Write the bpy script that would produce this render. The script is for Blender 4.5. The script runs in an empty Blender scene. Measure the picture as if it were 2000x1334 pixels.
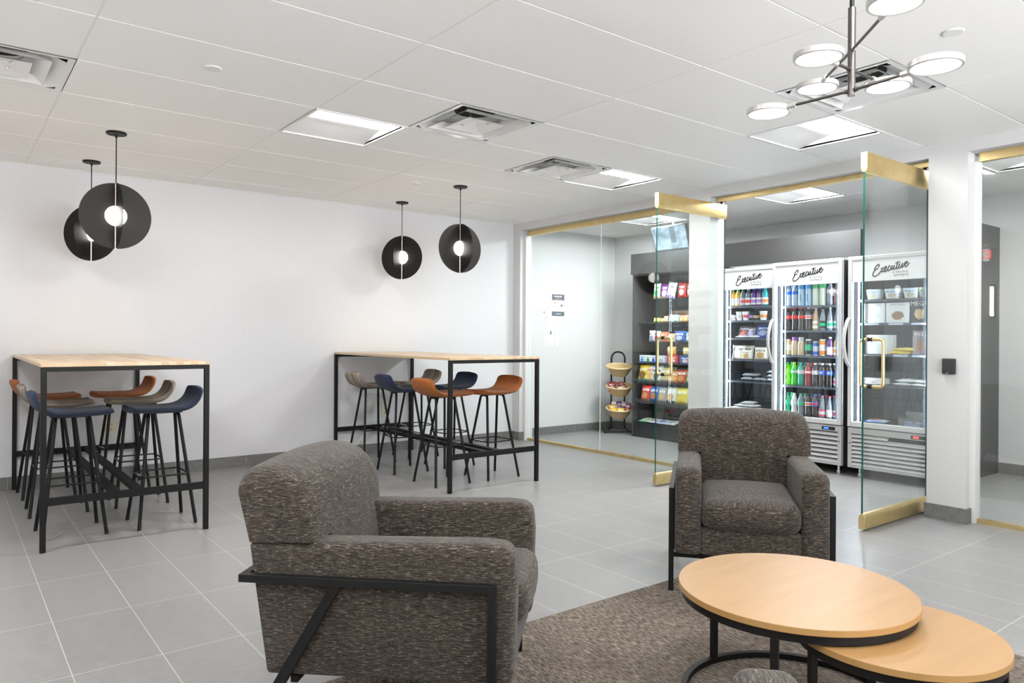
import bpy, bmesh, math, random
from mathutils import Vector, Matrix
random.seed(7)
SC = bpy.context.scene
C = SC.collection
PI = math.pi
CEIL = 2.5457

# ------------------------------------------------------------------ helpers
def rotz(a):
    return Matrix.Rotation(a, 4, 'Z')

class MB:
    """collects shapes and links them as one mesh object"""
    def __init__(s):
        s.v = []; s.f = []; s.mi = []
    def add(s, vs, fs, mi=0, M=None):
        o = len(s.v)
        for p in vs:
            p = Vector(p)
            if M is not None:
                p = M @ p
            s.v.append(p)
        for f in fs:
            s.f.append([o + i for i in f]); s.mi.append(mi)
        return s
    def box(s, x0, x1, y0, y1, z0, z1, mi=0, M=None):
        vs = [(x0,y0,z0),(x1,y0,z0),(x1,y1,z0),(x0,y1,z0),(x0,y0,z1),(x1,y0,z1),(x1,y1,z1),(x0,y1,z1)]
        fs = [(0,3,2,1),(4,5,6,7),(0,1,5,4),(1,2,6,5),(2,3,7,6),(3,0,4,7)]
        return s.add(vs, fs, mi, M)
    def prism(s, poly, a0, a1, axis='y', mi=0, M=None):
        n = len(poly)
        def mk(p, a):
            if axis == 'y': return (p[0], a, p[1])
            if axis == 'x': return (a, p[0], p[1])
            return (p[0], p[1], a)
        vs = [mk(p, a0) for p in poly] + [mk(p, a1) for p in poly]
        fs = [tuple(range(n)), tuple(range(2*n-1, n-1, -1))]
        for i in range(n):
            j = (i+1) % n
            fs.append((i, j, n+j, n+i))
        return s.add(vs, fs, mi, M)
    def tube(s, path, r, n=8, closed=False, mi=0, M=None, rb=None, caps=True, phase=0.0):
        P = [Vector(p) for p in path]
        m = len(P)
        rad = r if isinstance(r, (list, tuple)) else [r]*m
        T = []
        for i in range(m):
            if closed:
                t = (P[(i+1) % m]-P[i-1])
            else:
                t = P[min(i+1, m-1)]-P[max(i-1, 0)]
            T.append(t.normalized())
        up = Vector((0,0,1))
        if abs(T[0].dot(up)) > .9: up = Vector((1,0,0))
        u = (up - T[0]*up.dot(T[0])).normalized()
        vs = []
        for i in range(m):
            u = (u - T[i]*u.dot(T[i])).normalized()
            w = T[i].cross(u)
            for k in range(n):
                a = 2*PI*k/n + phase
                rr = rad[i]
                vs.append(P[i] + u*(math.cos(a)*rr) + w*(math.sin(a)*(rr if rb is None else rb)))
        fs = []
        for i in range(m if closed else m-1):
            j = (i+1) % m
            for k in range(n):
                l = (k+1) % n
                fs.append((i*n+k, i*n+l, j*n+l, j*n+k))
        if not closed and caps:
            fs.append(tuple(range(n-1, -1, -1))); fs.append(tuple((m-1)*n+k for k in range(n)))
        return s.add(vs, fs, mi, M)
    def lathe(s, prof, n=24, mi=0, M=None, sx=1, sy=1, c=(0,0,0), cap=True):
        vs = []; fs = []
        m = len(prof)
        for r, z in prof:
            for k in range(n):
                a = 2*PI*k/n
                vs.append((c[0]+r*math.cos(a)*sx, c[1]+r*math.sin(a)*sy, c[2]+z))
        for i in range(m-1):
            for k in range(n):
                l = (k+1) % n
                fs.append((i*n+k, i*n+l, (i+1)*n+l, (i+1)*n+k))
        if cap and prof[0][0] > 1e-5: fs.append(tuple(range(n-1,-1,-1)))
        if cap and prof[-1][0] > 1e-5: fs.append(tuple((m-1)*n+k for k in range(n)))
        return s.add(vs, fs, mi, M)
    def rbox(s, x0, x1, y0, y1, z0, z1, r, n=8, bulge=(0,0,0), mi=0, M=None, warp=None):
        """box with round edges and soft bulging faces"""
        c = Vector(((x0+x1)/2, (y0+y1)/2, (z0+z1)/2))
        h = Vector(((x1-x0)/2, (y1-y0)/2, (z1-z0)/2))
        bm = bmesh.new()
        bmesh.ops.create_cube(bm, size=2)
        bmesh.ops.subdivide_edges(bm, edges=bm.edges[:], cuts=n, use_grid_fill=True)
        vs = []
        for v in bm.verts:
            p = Vector(v.co)
            # concentrate the cuts near edges
            q = Vector([math.copysign(abs(t)**.6, t) if abs(t) < 1 else t for t in p])
            q = Vector((q.x*h.x, q.y*h.y, q.z*h.z))
            inner = Vector([max(-(h[i]-r), min(h[i]-r, q[i])) for i in range(3)])
            d = q-inner
            if d.length > 1e-7:
                q = inner + d.normalized()*r
            for i in range(3):
                if bulge[i]:
                    a, b = (i+1) % 3, (i+2) % 3
                    w = (1-(q[a]/h[a])**2)*(1-(q[b]/h[b])**2)
                    q[i] += math.copysign(bulge[i]*max(w, 0), q[i])*min(1, abs(q[i])/h[i]*1.0)
            q = q + c
            if warp: q = Vector(warp(q))
            vs.append(q)
        bm.verts.index_update()
        fs = [[v.index for v in f.verts] for f in bm.faces]
        bm.free()
        return s.add(vs, fs, mi, M)
    def build(s, name, mats, parent=None, loc=None, rot=None, angle=35, bevel=0, seg=2, merge=0, subsurf=0, flat=False):
        me = bpy.data.meshes.new(name)
        me.from_pydata([tuple(v) for v in s.v], [], s.f)
        if not isinstance(mats, (list, tuple)): mats = [mats]
        for m in mats: me.materials.append(m)
        for p, mi in zip(me.polygons, s.mi):
            p.material_index = mi
        bm = bmesh.new(); bm.from_mesh(me)
        if merge: bmesh.ops.remove_doubles(bm, verts=bm.verts, dist=merge)
        bmesh.ops.recalc_face_normals(bm, faces=bm.faces)
        bm.to_mesh(me); bm.free()
        if not flat:
            me.polygons.foreach_set('use_smooth', [True]*len(me.polygons))
            me.set_sharp_from_angle(angle=math.radians(angle))
        o = bpy.data.objects.new(name, me); C.objects.link(o)
        if parent is not None: o.parent = parent
        if loc is not None: o.location = loc
        if rot is not None: o.rotation_euler = rot
        if bevel:
            b = o.modifiers.new('bevel', 'BEVEL'); b.width = bevel; b.segments = seg
            b.limit_method = 'ANGLE'; b.angle_limit = math.radians(40); b.harden_normals = False
        if subsurf:
            b = o.modifiers.new('subsurf', 'SUBSURF'); b.levels = subsurf; b.render_levels = subsurf
        return o

def tag(o, label=None, cat=None, group=None, kind=None):
    if label: o['label'] = label
    if cat: o['category'] = cat
    if group: o['group'] = group
    if kind: o['kind'] = kind
    return o
def thing(name, label, cat, loc=(0,0,0), rz=0, group=None):
    o = bpy.data.objects.new(name, None); C.objects.link(o)
    o.empty_display_size = .05
    o.location = loc; o.rotation_euler = (0,0,rz)
    return tag(o, label, cat, group)
def struct(o):
    o['kind'] = 'structure'; return o
def dup(root, loc=None, rz=None, label=None, group=None, mat=None):
    """a thing with copies of its parts and sub-parts; mat = {old material name: new material}"""
    def cp(o, par):
        c = o.copy(); C.objects.link(c)
        if par is not None: c.parent = par
        if mat and c.type == 'MESH':
            for sl in c.material_slots:
                if sl.material and sl.material.name in mat:
                    new = mat[sl.material.name]
                    sl.link = 'OBJECT'; sl.material = new
        for ch in list(o.children): cp(ch, c)
        return c
    r = cp(root, None)
    if loc is not None: r.location = loc
    if rz is not None: r.rotation_euler = (0,0,rz)
    if label: r['label'] = label
    if group: r['group'] = group
    return r

def crom(pts, sub=6, closed=False):
    P = [Vector(p) for p in pts]; n = len(P); out = []
    rng = range(n if closed else n-1)
    for i in rng:
        p0 = P[i-1] if (closed or i > 0) else P[0]*2-P[1]
        p1 = P[i]; p2 = P[(i+1) % n]
        p3 = P[(i+2) % n] if (closed or i+2 < n) else P[-1]*2-P[-2]
        for k in range(sub):
            t = k/sub
            out.append(.5*((2*p1)+(p2-p0)*t+(2*p0-5*p1+4*p2-p3)*t*t+(3*p1-p0-3*p2+p3)*t**3))
    if not closed: out.append(P[-1])
    return out
def round_poly(pts, rad, seg=5):
    """round the corners of a 2d polygon; rad one value or one per corner"""
    out = []; n = len(pts)
    for i, p in enumerate(pts):
        r = rad[i] if isinstance(rad, (list, tuple)) else rad
        p = Vector(p); a = Vector(pts[i-1]); b = Vector(pts[(i+1) % n])
        if r <= 0: out.append(tuple(p)); continue
        da = (a-p); db = (b-p)
        d = min(r, da.length*.49, db.length*.49)
        A = p+da.normalized()*d; B = p+db.normalized()*d
        for k in range(seg+1):
            t = k/seg
            q = A*(1-t)**2+p*2*t*(1-t)+B*t*t
            out.append(tuple(q))
    return out
def text_part(name, s, size, mat, parent, loc, rot, depth=.0006, align='CENTER', space=1.0):
    cu = bpy.data.curves.new('lettering', 'FONT')
    cu.body = s; cu.size = size; cu.align_x = align; cu.align_y = 'CENTER'
    cu.extrude = depth; cu.offset = 0.0; cu.space_character = space; cu.resolution_u = 3
    t = bpy.data.objects.new('lettering', cu); C.objects.link(t)
    dg = bpy.context.evaluated_depsgraph_get()
    me = bpy.data.meshes.new_from_object(t.evaluated_get(dg))
    bpy.data.objects.remove(t)
    me.materials.clear(); me.materials.append(mat)
    o = bpy.data.objects.new(name, me); C.objects.link(o)
    o.parent = parent; o.location = loc; o.rotation_euler = rot
    return o

# ------------------------------------------------------------------ materials
MATS = {}
def newmat(name):
    m = bpy.data.materials.new(name); m.use_nodes = True
    nt = m.node_tree
    return m, nt, nt.nodes['Principled BSDF'], nt.nodes['Material Output']
def lin(r, g, b):
    f = lambda c: (c/255/12.92) if c/255 <= .04045 else ((c/255+.055)/1.055)**2.4
    return (f(r), f(g), f(b), 1)
def mat(name, col, rough=.5, metal=0, spec=.5, coat=0, emit=None, es=0):
    if name in MATS: return MATS[name]
    m, nt, b, o = newmat(name)
    b.inputs['Base Color'].default_value = col if len(col) == 4 else (*col, 1)
    b.inputs['Roughness'].default_value = rough
    b.inputs['Metallic'].default_value = metal
    b.inputs['Specular IOR Level'].default_value = spec
    b.inputs['Coat Weight'].default_value = coat
    if emit:
        b.inputs['Emission Color'].default_value = (*emit[:3], 1)
        b.inputs['Emission Strength'].default_value = es
    MATS[name] = m
    return m
def N(nt, t, **kw):
    n = nt.nodes.new(t)
    for k, v in kw.items():
        if k.startswith('i_'):
            n.inputs[k[2:]].default_value = v
        else:
            setattr(n, k, v)
    return n
def L(nt, a, b): nt.links.new(a, b)
def coords(nt, scale=(1,1,1), kind='Object', loc=(0,0,0)):
    tc = N(nt, 'ShaderNodeTexCoord'); mp = N(nt, 'ShaderNodeMapping')
    mp.inputs['Scale'].default_value = scale; mp.inputs['Location'].default_value = loc
    L(nt, tc.outputs[kind], mp.inputs['Vector']); return mp.outputs['Vector']
def noise(nt, vec, scale=1, detail=2, rough=.5):
    n = N(nt, 'ShaderNodeTexNoise'); n.inputs['Scale'].default_value = scale
    n.inputs['Detail'].default_value = detail; n.inputs['Roughness'].default_value = rough
    L(nt, vec, n.inputs['Vector']); return n.outputs['Fac']
def ramp(nt, fac, stops):
    r = N(nt, 'ShaderNodeValToRGB'); e = r.color_ramp.elements
    while len(e) < len(stops): e.new(.5)
    for el, (p, c) in zip(e, stops):
        el.position = p; el.color = c if len(c) == 4 else (*c, 1)
    L(nt, fac, r.inputs['Fac']); return r.outputs['Color']
def mixc(nt, fac, a, b, mode='MIX'):
    m = N(nt, 'ShaderNodeMix'); m.data_type = 'RGBA'; m.blend_type = mode
    for sock, v in ((m.inputs['Factor'], fac), (m.inputs['A'], a), (m.inputs['B'], b)):
        pass
    ins = [i for i in m.inputs if i.enabled]
    for sock, v in zip(ins, (fac, a, b)):
        if isinstance(v, (int, float, tuple)): sock.default_value = v
        else: L(nt, v, sock)
    return [o for o in m.outputs if o.enabled][0]
def math_(nt, op, a, b=None, c=None):
    m = N(nt, 'ShaderNodeMath'); m.operation = op
    for i, v in enumerate((a, b, c)):
        if v is None: continue
        if isinstance(v, (int, float)): m.inputs[i].default_value = v
        else: L(nt, v, m.inputs[i])
    return m.outputs[0]
def bump(nt, b, h, strength=.3, dist=.01):
    n = N(nt, 'ShaderNodeBump'); n.inputs['Strength'].default_value = strength
    n.inputs['Distance'].default_value = dist
    L(nt, h, n.inputs['Height']); L(nt, n.outputs['Normal'], b.inputs['Normal'])

def m_wall(name, col, linen=False):
    m, nt, b, o = newmat(name)
    b.inputs['Roughness'].default_value = .65; b.inputs['Specular IOR Level'].default_value = .3
    if linen:
        f1 = noise(nt, coords(nt, (6, 6, 160)), 1, 3); f2 = noise(nt, coords(nt, (160, 160, 6)), 1, 3)
        s = math_(nt, 'ADD', f1, f2)
        c = ramp(nt, math_(nt, 'MULTIPLY', s, .5), [(.3, tuple(x*.95 for x in col[:3])), (.7, col[:3])])
        L(nt, c, b.inputs['Base Color']); bump(nt, b, s, .08, .003)
    else:
        f = noise(nt, coords(nt, (60,60,60)), 1, 2)
        c = ramp(nt, f, [(.3, tuple(x*.99 for x in col[:3])), (.7, col[:3])])
        L(nt, c, b.inputs['Base Color']); bump(nt, b, f, .02, .002)
    return m
WALL = m_wall('back_wall_covering', (.69,.693,.708), True)
PAINT = m_wall('white_paint', (.63,.63,.629))
CEILM = m_wall('ceiling_tile', (.92,.915,.905))
TBAR = mat('ceiling_tee_white', (.82,.82,.81), .5)
SOFFIT = PAINT

def m_floor():
    m, nt, b, o = newmat('grey_floor_tile')
    v = coords(nt)
    sp = N(nt, 'ShaderNodeSeparateXYZ'); L(nt, v, sp.inputs[0])
    tx, ty = .2979, .6125
    u = math_(nt, 'DIVIDE', math_(nt, 'SUBTRACT', sp.outputs[0], .3705-20*tx), tx)
    w = math_(nt, 'DIVIDE', math_(nt, 'SUBTRACT', sp.outputs[1], 6.0938-20*ty), ty)
    fu = math_(nt, 'FRACT', u); fw = math_(nt, 'FRACT', w)
    gx = .0036/tx; gy = .0042/ty
    ex = math_(nt, 'LESS_THAN', fu, gx); ey = math_(nt, 'LESS_THAN', fw, gy)
    g = math_(nt, 'MAXIMUM', ex, ey)
    cb = N(nt, 'ShaderNodeCombineXYZ')
    L(nt, math_(nt, 'FLOOR', u), cb.inputs[0]); L(nt, math_(nt, 'FLOOR', w), cb.inputs[1])
    wn = N(nt, 'ShaderNodeTexWhiteNoise'); wn.noise_dimensions = '3D'; L(nt, cb.outputs[0], wn.inputs['Vector'])
    n1 = noise(nt, coords(nt, (14, 40, 1)), 1, 6, .65)
    n2 = noise(nt, coords(nt, (120,260,1)), 1, 3, .7)
    n3 = noise(nt, coords(nt, (2.2,2.2,1)), 1, 2, .5)
    base = ramp(nt, math_(nt, 'ADD', math_(nt, 'MULTIPLY', n1, .6), math_(nt, 'MULTIPLY', n2, .4)),
                [(.3, (.185,.183,.18)), (.5, (.235,.233,.23)), (.72, (.29,.288,.285))])
    base = mixc(nt, math_(nt, 'MULTIPLY', wn.outputs['Value'], .10), base, (.17,.168,.166,1))
    base = mixc(nt, math_(nt, 'MULTIPLY', n3, .12), base, (.34,.335,.33,1))
    sp2 = noise(nt, coords(nt, (300,300,1)), 1, 1, .5)
    base = mixc(nt, math_(nt, 'MULTIPLY', math_(nt, 'GREATER_THAN', sp2, .74), .35), base, (.55,.55,.54,1))
    c = mixc(nt, math_(nt, 'MULTIPLY', g, .75), base, (.50,.49,.465,1))
    L(nt, c, b.inputs['Base Color'])
    rr = ramp(nt, n1, [(.2, (.30,)*3), (.8, (.44,)*3)])
    L(nt, rr, b.inputs['Roughness'])
    h = math_(nt, 'SUBTRACT', math_(nt, 'MULTIPLY', n2, .15), g)
    bump(nt, b, h, .25, .0015)
    return m
FLOOR = m_floor()
def m_base():
    m, nt, b, o = newmat('grey_baseboard_tile')
    n1 = noise(nt, coords(nt, (25,25,25)), 1, 5, .65)
    v = coords(nt); sp = N(nt, 'ShaderNodeSeparateXYZ'); L(nt, v, sp.inputs[0])
    s = math_(nt, 'ADD', sp.outputs[0], sp.outputs[1])
    g = math_(nt, 'LESS_THAN', math_(nt, 'FRACT', math_(nt, 'DIVIDE', s, .61)), .006)
    c = ramp(nt, n1, [(.3, (.13,.128,.124)), (.7, (.20,.198,.192))])
    L(nt, mixc(nt, g, c, (.36,.355,.34,1)), b.inputs['Base Color']); b.inputs['Roughness'].default_value = .45
    return m
BASE = m_base()

def m_tweed(name='brown_grey_tweed', k=1.0):
    m, nt, b, o = newmat(name)
    b.inputs['Roughness'].default_value = .95; b.inputs['Specular IOR Level'].default_value = .15
    b.inputs['Sheen Weight'].default_value = .15
    tc = N(nt, 'ShaderNodeTexCoord'); geo = N(nt, 'ShaderNodeNewGeometry')
    sx = N(nt, 'ShaderNodeSeparateXYZ'); L(nt, geo.outputs['Normal'], sx.inputs[0])
    top = math_(nt, 'GREATER_THAN', math_(nt, 'ABSOLUTE', sx.outputs[2]), .72)
    def streak(s_long, s_fine, detail):
        ma = N(nt, 'ShaderNodeMapping'); ma.inputs['Scale'].default_value = (s_long, s_long, s_fine)
        mb_ = N(nt, 'ShaderNodeMapping'); mb_.inputs['Scale'].default_value = (s_long, s_fine, s_long)
        L(nt, tc.outputs['Object'], ma.inputs['Vector']); L(nt, tc.outputs['Object'], mb_.inputs['Vector'])
        a = noise(nt, ma.outputs[0], 1, detail, .7); c = noise(nt, mb_.outputs[0], 1, detail, .7)
        r = N(nt, 'ShaderNodeMix'); r.data_type = 'FLOAT'
        L(nt, top, r.inputs['Factor']); L(nt, a, r.inputs['A']); L(nt, c, r.inputs['B'])
        return r.outputs['Result']
    n1 = streak(26, 360, 3); n2 = streak(44, 520, 2); n3 = streak(10, 110, 2)
    n4 = noise(nt, coords(nt, (330,330,330)), 1, 2, .6)
    base = ramp(nt, n1, [(.36, (.010*k,.0085*k,.0075*k)), (.5, (.056*k,.044*k,.035*k)), (.64, (.19*k,.152*k,.122*k))])
    fl = ramp(nt, n2, [(.58, (0,0,0)), (.70, (1,1,1))])
    c = mixc(nt, math_(nt, 'MULTIPLY', fl, .75), base, (.82*k,.72*k,.60*k,1))
    dk = ramp(nt, n4, [(.38, (1,1,1)), (.56, (0,0,0))])
    c = mixc(nt, math_(nt, 'MULTIPLY', dk, .5), c, (.018,.015,.013,1))
    c = mixc(nt, math_(nt, 'MULTIPLY', n3, .2), c, (.16*k,.13*k,.105*k,1))
    L(nt, c, b.inputs['Base Color'])
    bump(nt, b, math_(nt, 'ADD', n2, n4), .5, .002)
    return m
TWEED = m_tweed(k=.56)
BLACK = mat('black_powder_coat', (.005,.005,.0052), .5, 0, .28)
BLACKM = mat('black_matte', (.02,.02,.021), .6)
RUBBER = mat('black_rubber', (.012,.012,.012), .8)
def m_fabric(name, col, k=.72):
    m, nt, b, o = newmat(name)
    b.inputs['Roughness'].default_value = .9; b.inputs['Specular IOR Level'].default_value = .2
    b.inputs['Sheen Weight'].default_value = .1
    n = noise(nt, coords(nt, (420,420,420)), 1, 2, .6)
    n2 = noise(nt, coords(nt, (30,30,30)), 1, 2)
    c = ramp(nt, math_(nt, 'ADD', math_(nt, 'MULTIPLY', n, .7), math_(nt, 'MULTIPLY', n2, .3)),
             [(.35, tuple(x*k for x in col)), (.65, col)])
    L(nt, c, b.inputs['Base Color']); bump(nt, b, n, .25, .001)
    return m
RUST = m_fabric('rust_fabric', (.40,.125,.026))
NAVY = m_fabric('navy_fabric', (.019,.033,.074))
def m_stripe():
    m, nt, b, o = newmat('striped_fabric')
    b.inputs['Roughness'].default_value = .95; b.inputs['Specular IOR Level'].default_value = .15
    n1 = noise(nt, coords(nt, (.6, 95, .6)), 1, 3, .65)
    n2 = noise(nt, coords(nt, (4, 34, 4)), 1, 1, .5)
    n3 = noise(nt, coords(nt, (300,300,300)), 1, 2, .6)
    f = math_(nt, 'ADD', math_(nt, 'MULTIPLY', n1, .75), math_(nt, 'MULTIPLY', n2, .25))
    c = ramp(nt, f, [(.38, (.025,.02,.017)), (.44, (.13,.105,.085)), (.48, (.44,.38,.31)), (.52, (.13,.105,.085)), (.56, (.48,.42,.35)), (.62, (.55,.50,.43))])
    c = mixc(nt, math_(nt, 'MULTIPLY', n3, .35), c, (.22,.19,.165,1))
    L(nt, c, b.inputs['Base Color']); bump(nt, b, n3, .3, .001)
    return m
STRIPE = m_stripe()
def m_rug():
    m, nt, b, o = newmat('woven_rug')
    b.inputs['Roughness'].default_value = .97; b.inputs['Specular IOR Level'].default_value = .1
    n1 = noise(nt, coords(nt, (165, 30, 1)), 1, 3, .7)
    n2 = noise(nt, coords(nt, (48, 8, 1)), 1, 3, .6)
    n3 = noise(nt, coords(nt, (1.8, 1.1, 1)), 1, 3, .6)
    n4 = noise(nt, coords(nt, (330, 330, 1)), 1, 2, .6)
    c = ramp(nt, n1, [(.34, (.055,.044,.036)), (.5, (.20,.17,.142)), (.66, (.46,.40,.34))])
    c = mixc(nt, math_(nt, 'MULTIPLY', ramp(nt, n3, [(.42, (0,)*3), (.62, (1,)*3)]), .45), c, (.085,.068,.056,1))
    lt = ramp(nt, n2, [(.60, (0,)*3), (.68, (1,)*3)])
    c = mixc(nt, math_(nt, 'MULTIPLY', lt, .5), c, (.50,.44,.37,1))
    n5 = noise(nt, coords(nt, (60, 11, 1), loc=(3.1,7.7,0)), 1, 3, .6)
    og = ramp(nt, n5, [(.66, (0,)*3), (.71, (1,)*3)])
    c = mixc(nt, math_(nt, 'MULTIPLY', og, .6), c, (.42,.17,.055,1))
    dk = ramp(nt, n4, [(.40, (1,)*3), (.55, (0,)*3)])
    c = mixc(nt, math_(nt, 'MULTIPLY', dk, .55), c, (.045,.037,.03,1))
    L(nt, c, b.inputs['Base Color']); bump(nt, b, math_(nt, 'ADD', n1, n4), .6, .004)
    return m
RUG = m_rug()
def m_maple(name, c0, c1, rough=.3, sc=(3,22,22)):
    m, nt, b, o = newmat(name)
    b.inputs['Roughness'].default_value = rough
    n1 = noise(nt, coords(nt, sc), 1, 5, .6); n2 = noise(nt, coords(nt, (1.5,1.5,1.5)), 1, 2)
    c = ramp(nt, math_(nt, 'ADD', math_(nt, 'MULTIPLY', n1, .7), math_(nt, 'MULTIPLY', n2, .3)), [(.3, c0), (.7, c1)])
    L(nt, c, b.inputs['Base Color'])
    return m
MAPLE = m_maple('maple_veneer', (.31,.172,.064), (.36,.21,.085), .42)
MAPLE_EDGE = m_maple('maple_edge_banding', (.36,.20,.065), (.41,.24,.09), .4)
def m_butcher():
    m, nt, b, o = newmat('butcher_block')
    b.inputs['Roughness'].default_value = .38
    v = coords(nt); sp = N(nt, 'ShaderNodeSeparateXYZ'); L(nt, v, sp.inputs[0])
    row = math_(nt, 'FLOOR', math_(nt, 'DIVIDE', sp.outputs[0], .042))
    wn0 = N(nt, 'ShaderNodeTexWhiteNoise'); wn0.noise_dimensions = '1D'; L(nt, row, wn0.inputs['W'])
    col = math_(nt, 'FLOOR', math_(nt, 'ADD', math_(nt, 'DIVIDE', sp.outputs[1], .55), math_(nt, 'MULTIPLY', wn0.outputs['Value'], 5)))
    cb = N(nt, 'ShaderNodeCombineXYZ'); L(nt, row, cb.inputs[0]); L(nt, col, cb.inputs[1])
    wn = N(nt, 'ShaderNodeTexWhiteNoise'); wn.noise_dimensions = '3D'; L(nt, cb.outputs[0], wn.inputs['Vector'])
    n1 = noise(nt, coords(nt, (60,3,60)), 1, 4, .6)
    c = ramp(nt, wn.outputs['Value'], [(0, (.50,.35,.21)), (.5, (.62,.47,.31)), (1, (.70,.56,.41))])
    c = mixc(nt, math_(nt, 'MULTIPLY', n1, .25), c, (.50,.31,.15,1))
    L(nt, c, b.inputs['Base Color'])
    return m
BUTCHER = m_butcher()
def m_brass():
    m, nt, b, o = newmat('polished_brass')
    b.inputs['Metallic'].default_value = 1
    n = noise(nt, coords(nt, (9,9,9)), 1, 5, .7)
    c = ramp(nt, n, [(.30, (.60,.44,.17)), (.38, (.76,.58,.27)), (.7, (.84,.67,.36))])
    L(nt, c, b.inputs['Base Color'])
    L(nt, ramp(nt, n, [(.25, (.45,)*3), (.6, (.34,)*3)]), b.inputs['Roughness'])
    return m
BRASS = m_brass()
def m_glass(name, tint=(.93,.97,.955), rough=0.0, ior=1.45, boost=0.0):
    m = bpy.data.materials.new(name); m.use_nodes = True
    nt = m.node_tree; nt.nodes.clear()
    out = N(nt, 'ShaderNodeOutputMaterial'); tr = N(nt, 'ShaderNodeBsdfTransparent'); gl = N(nt, 'ShaderNodeBsdfGlossy')
    tr.inputs['Color'].default_value = (*tint, 1); gl.inputs['Roughness'].default_value = rough
    lw = N(nt, 'ShaderNodeLayerWeight'); lw.inputs['Blend'].default_value = .5
    mx = N(nt, 'ShaderNodeMixShader')
    fac = math_(nt, 'MULTIPLY_ADD', math_(nt, 'POWER', lw.outputs['Facing'], 5.0), .96, .04)
    if boost: fac = math_(nt, 'ADD', fac, boost)
    L(nt, fac, mx.inputs['Fac']); L(nt, tr.outputs[0], mx.inputs[1]); L(nt, gl.outputs[0], mx.inputs[2])
    L(nt, mx.outputs[0], out.inputs['Surface'])
    return m
GLASS = m_glass('clear_pane', (.97,.99,.982))
DGLASS = m_glass('door_pane', (.962,.985,.978), boost=.01)
CGLASS = m_glass('cooler_pane', (.97,.98,.985))
CLEAR = m_glass('clear_plastic', (.90,.94,.96), .05)
ACRYL = m_glass('clear_acrylic', (.93,.95,.96), .02)
EDGE = mat('green_glass_edge', (.01,.09,.075), .1)
STEEL = mat('brushed_steel', (.15,.14,.135), .32, 1)
HEADM = mat('pale_satin_metal', (.62,.61,.60), .3, .6)
CHROME = mat('satin_chrome', (.70,.69,.67), .25, 1)
WHITEG = mat('gloss_white_enamel', (.80,.80,.80), .22)
WHITEP = mat('white_plastic', (.78,.78,.77), .4)
COOLW = mat('cooler_white_enamel', (.55,.55,.55), .3)
SILVER = mat('silver_grey_enamel', (.42,.42,.415), .3)
DARKIN = mat('dark_liner', (.028,.032,.038), .6)
DARKS = mat('dark_grey_side', (.045,.045,.05), .4)
LAMIN = mat('dark_grey_laminate', (.055,.054,.054), .25)
LAMIN2 = mat('black_laminate', (.018,.019,.021), .4)
CREAM = mat('cream_plastic', (.72,.66,.48), .45)
INK = mat('black_ink', (.01,.01,.011), .6)
GREYINK = mat('grey_ink', (.03,.03,.035), .7)
PAPER = mat('white_paper', (.84,.84,.84), .8)
PENDB = mat('dark_bronze_black', (.016,.014,.013), .44, .12, .25)

def m_emit(name, col, s):
    m = bpy.data.materials.new(name); m.use_nodes = True
    nt = m.node_tree; nt.nodes.clear()
    out = N(nt, 'ShaderNodeOutputMaterial'); e = N(nt, 'ShaderNodeEmission')
    e.inputs['Color'].default_value = (*col, 1); e.inputs['Strength'].default_value = s
    L(nt, e.outputs[0], out.inputs['Surface']); return m
TROFF = m_emit('troffer_lens_lit', (1,.985,.965), 56.0)
TROFFB = m_emit('troffer_lens_bright', (.94,.985,1), 122.0)
HEADL = m_emit('chandelier_lens_lit', (1,.96,.90), 5.0)
GLOBE = m_emit('globe_lit', (1,.96,.91), 9.0)
LEDS = m_emit('cooler_led_lit', (.80,.92,1), 70.0)
SHELFLED = m_emit('shelf_led_lit', (.95,.98,1), 7.0)
SCONCE = m_emit('sconce_lit', (1,.90,.74), 24.0)
SCREEN0 = None

# ------------------------------------------------------------------ the setting
XG, YW, XW0, YS = 5.47, 6.931, -1.15, -2.6      # glass line, back wall, left wall, rear wall
XF_ = 7.66                                      # far wall of the side room
m = MB().box(XW0-.1, XF_+.1, YS-.1, 7.12, -.1, 0); struct(m.build('floor', FLOOR))
m = MB().box(XW0-.12, 5.50, YW, YW+.1, 0, CEIL+.15); struct(m.build('wall_back', WALL))
m = MB().box(XW0-.1, XW0, YS-.1, YW, 0, CEIL+.15); struct(m.build('wall_left', m_wall('grey_paint', (.55,.55,.55))))
WX0, WX1 = .5, 4.5
m = MB().box(XW0-.1, WX0, YS-.1, YS, 0, CEIL+.15); m.box(WX1, XF_+.1, YS-.1, YS, 0, CEIL+.15); m.box(WX0, WX1, YS-.1, YS, 2.42, CEIL+.15); m.box(WX0, WX1, YS-.1, YS, 0, .12)
struct(m.build('wall_rear', PAINT))
rw = thing('added_window_3', None, None); struct(rw)        # unseen windows added behind the camera to brighten the ceiling
m = MB()
for k in range(4): m.box(WX0+.03+k*1.313-.03, WX0+.03+k*1.313+.03, YS-.08, YS-.02, .12, 2.42)
m.box(WX0, WX1, YS-.08, YS-.02, .12, .17); m.box(WX0, WX1, YS-.08, YS-.02, 2.37, 2.42)
m.build('added_window_frame', BLACK, rw)
m = MB().box(XF_, XF_+.1, YS-.1, 7.12, 0, CEIL+.15); struct(m.build('wall_far', PAINT))
m = MB().box(5.50, XF_+.1, 7.0, 7.12, 0, CEIL+.15); struct(m.build('wall_side_room', PAINT))
m = MB().box(7.13, XF_, 6.33, 7.0, 0, CEIL+.1); struct(m.build('wall_nib', PAINT))
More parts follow.
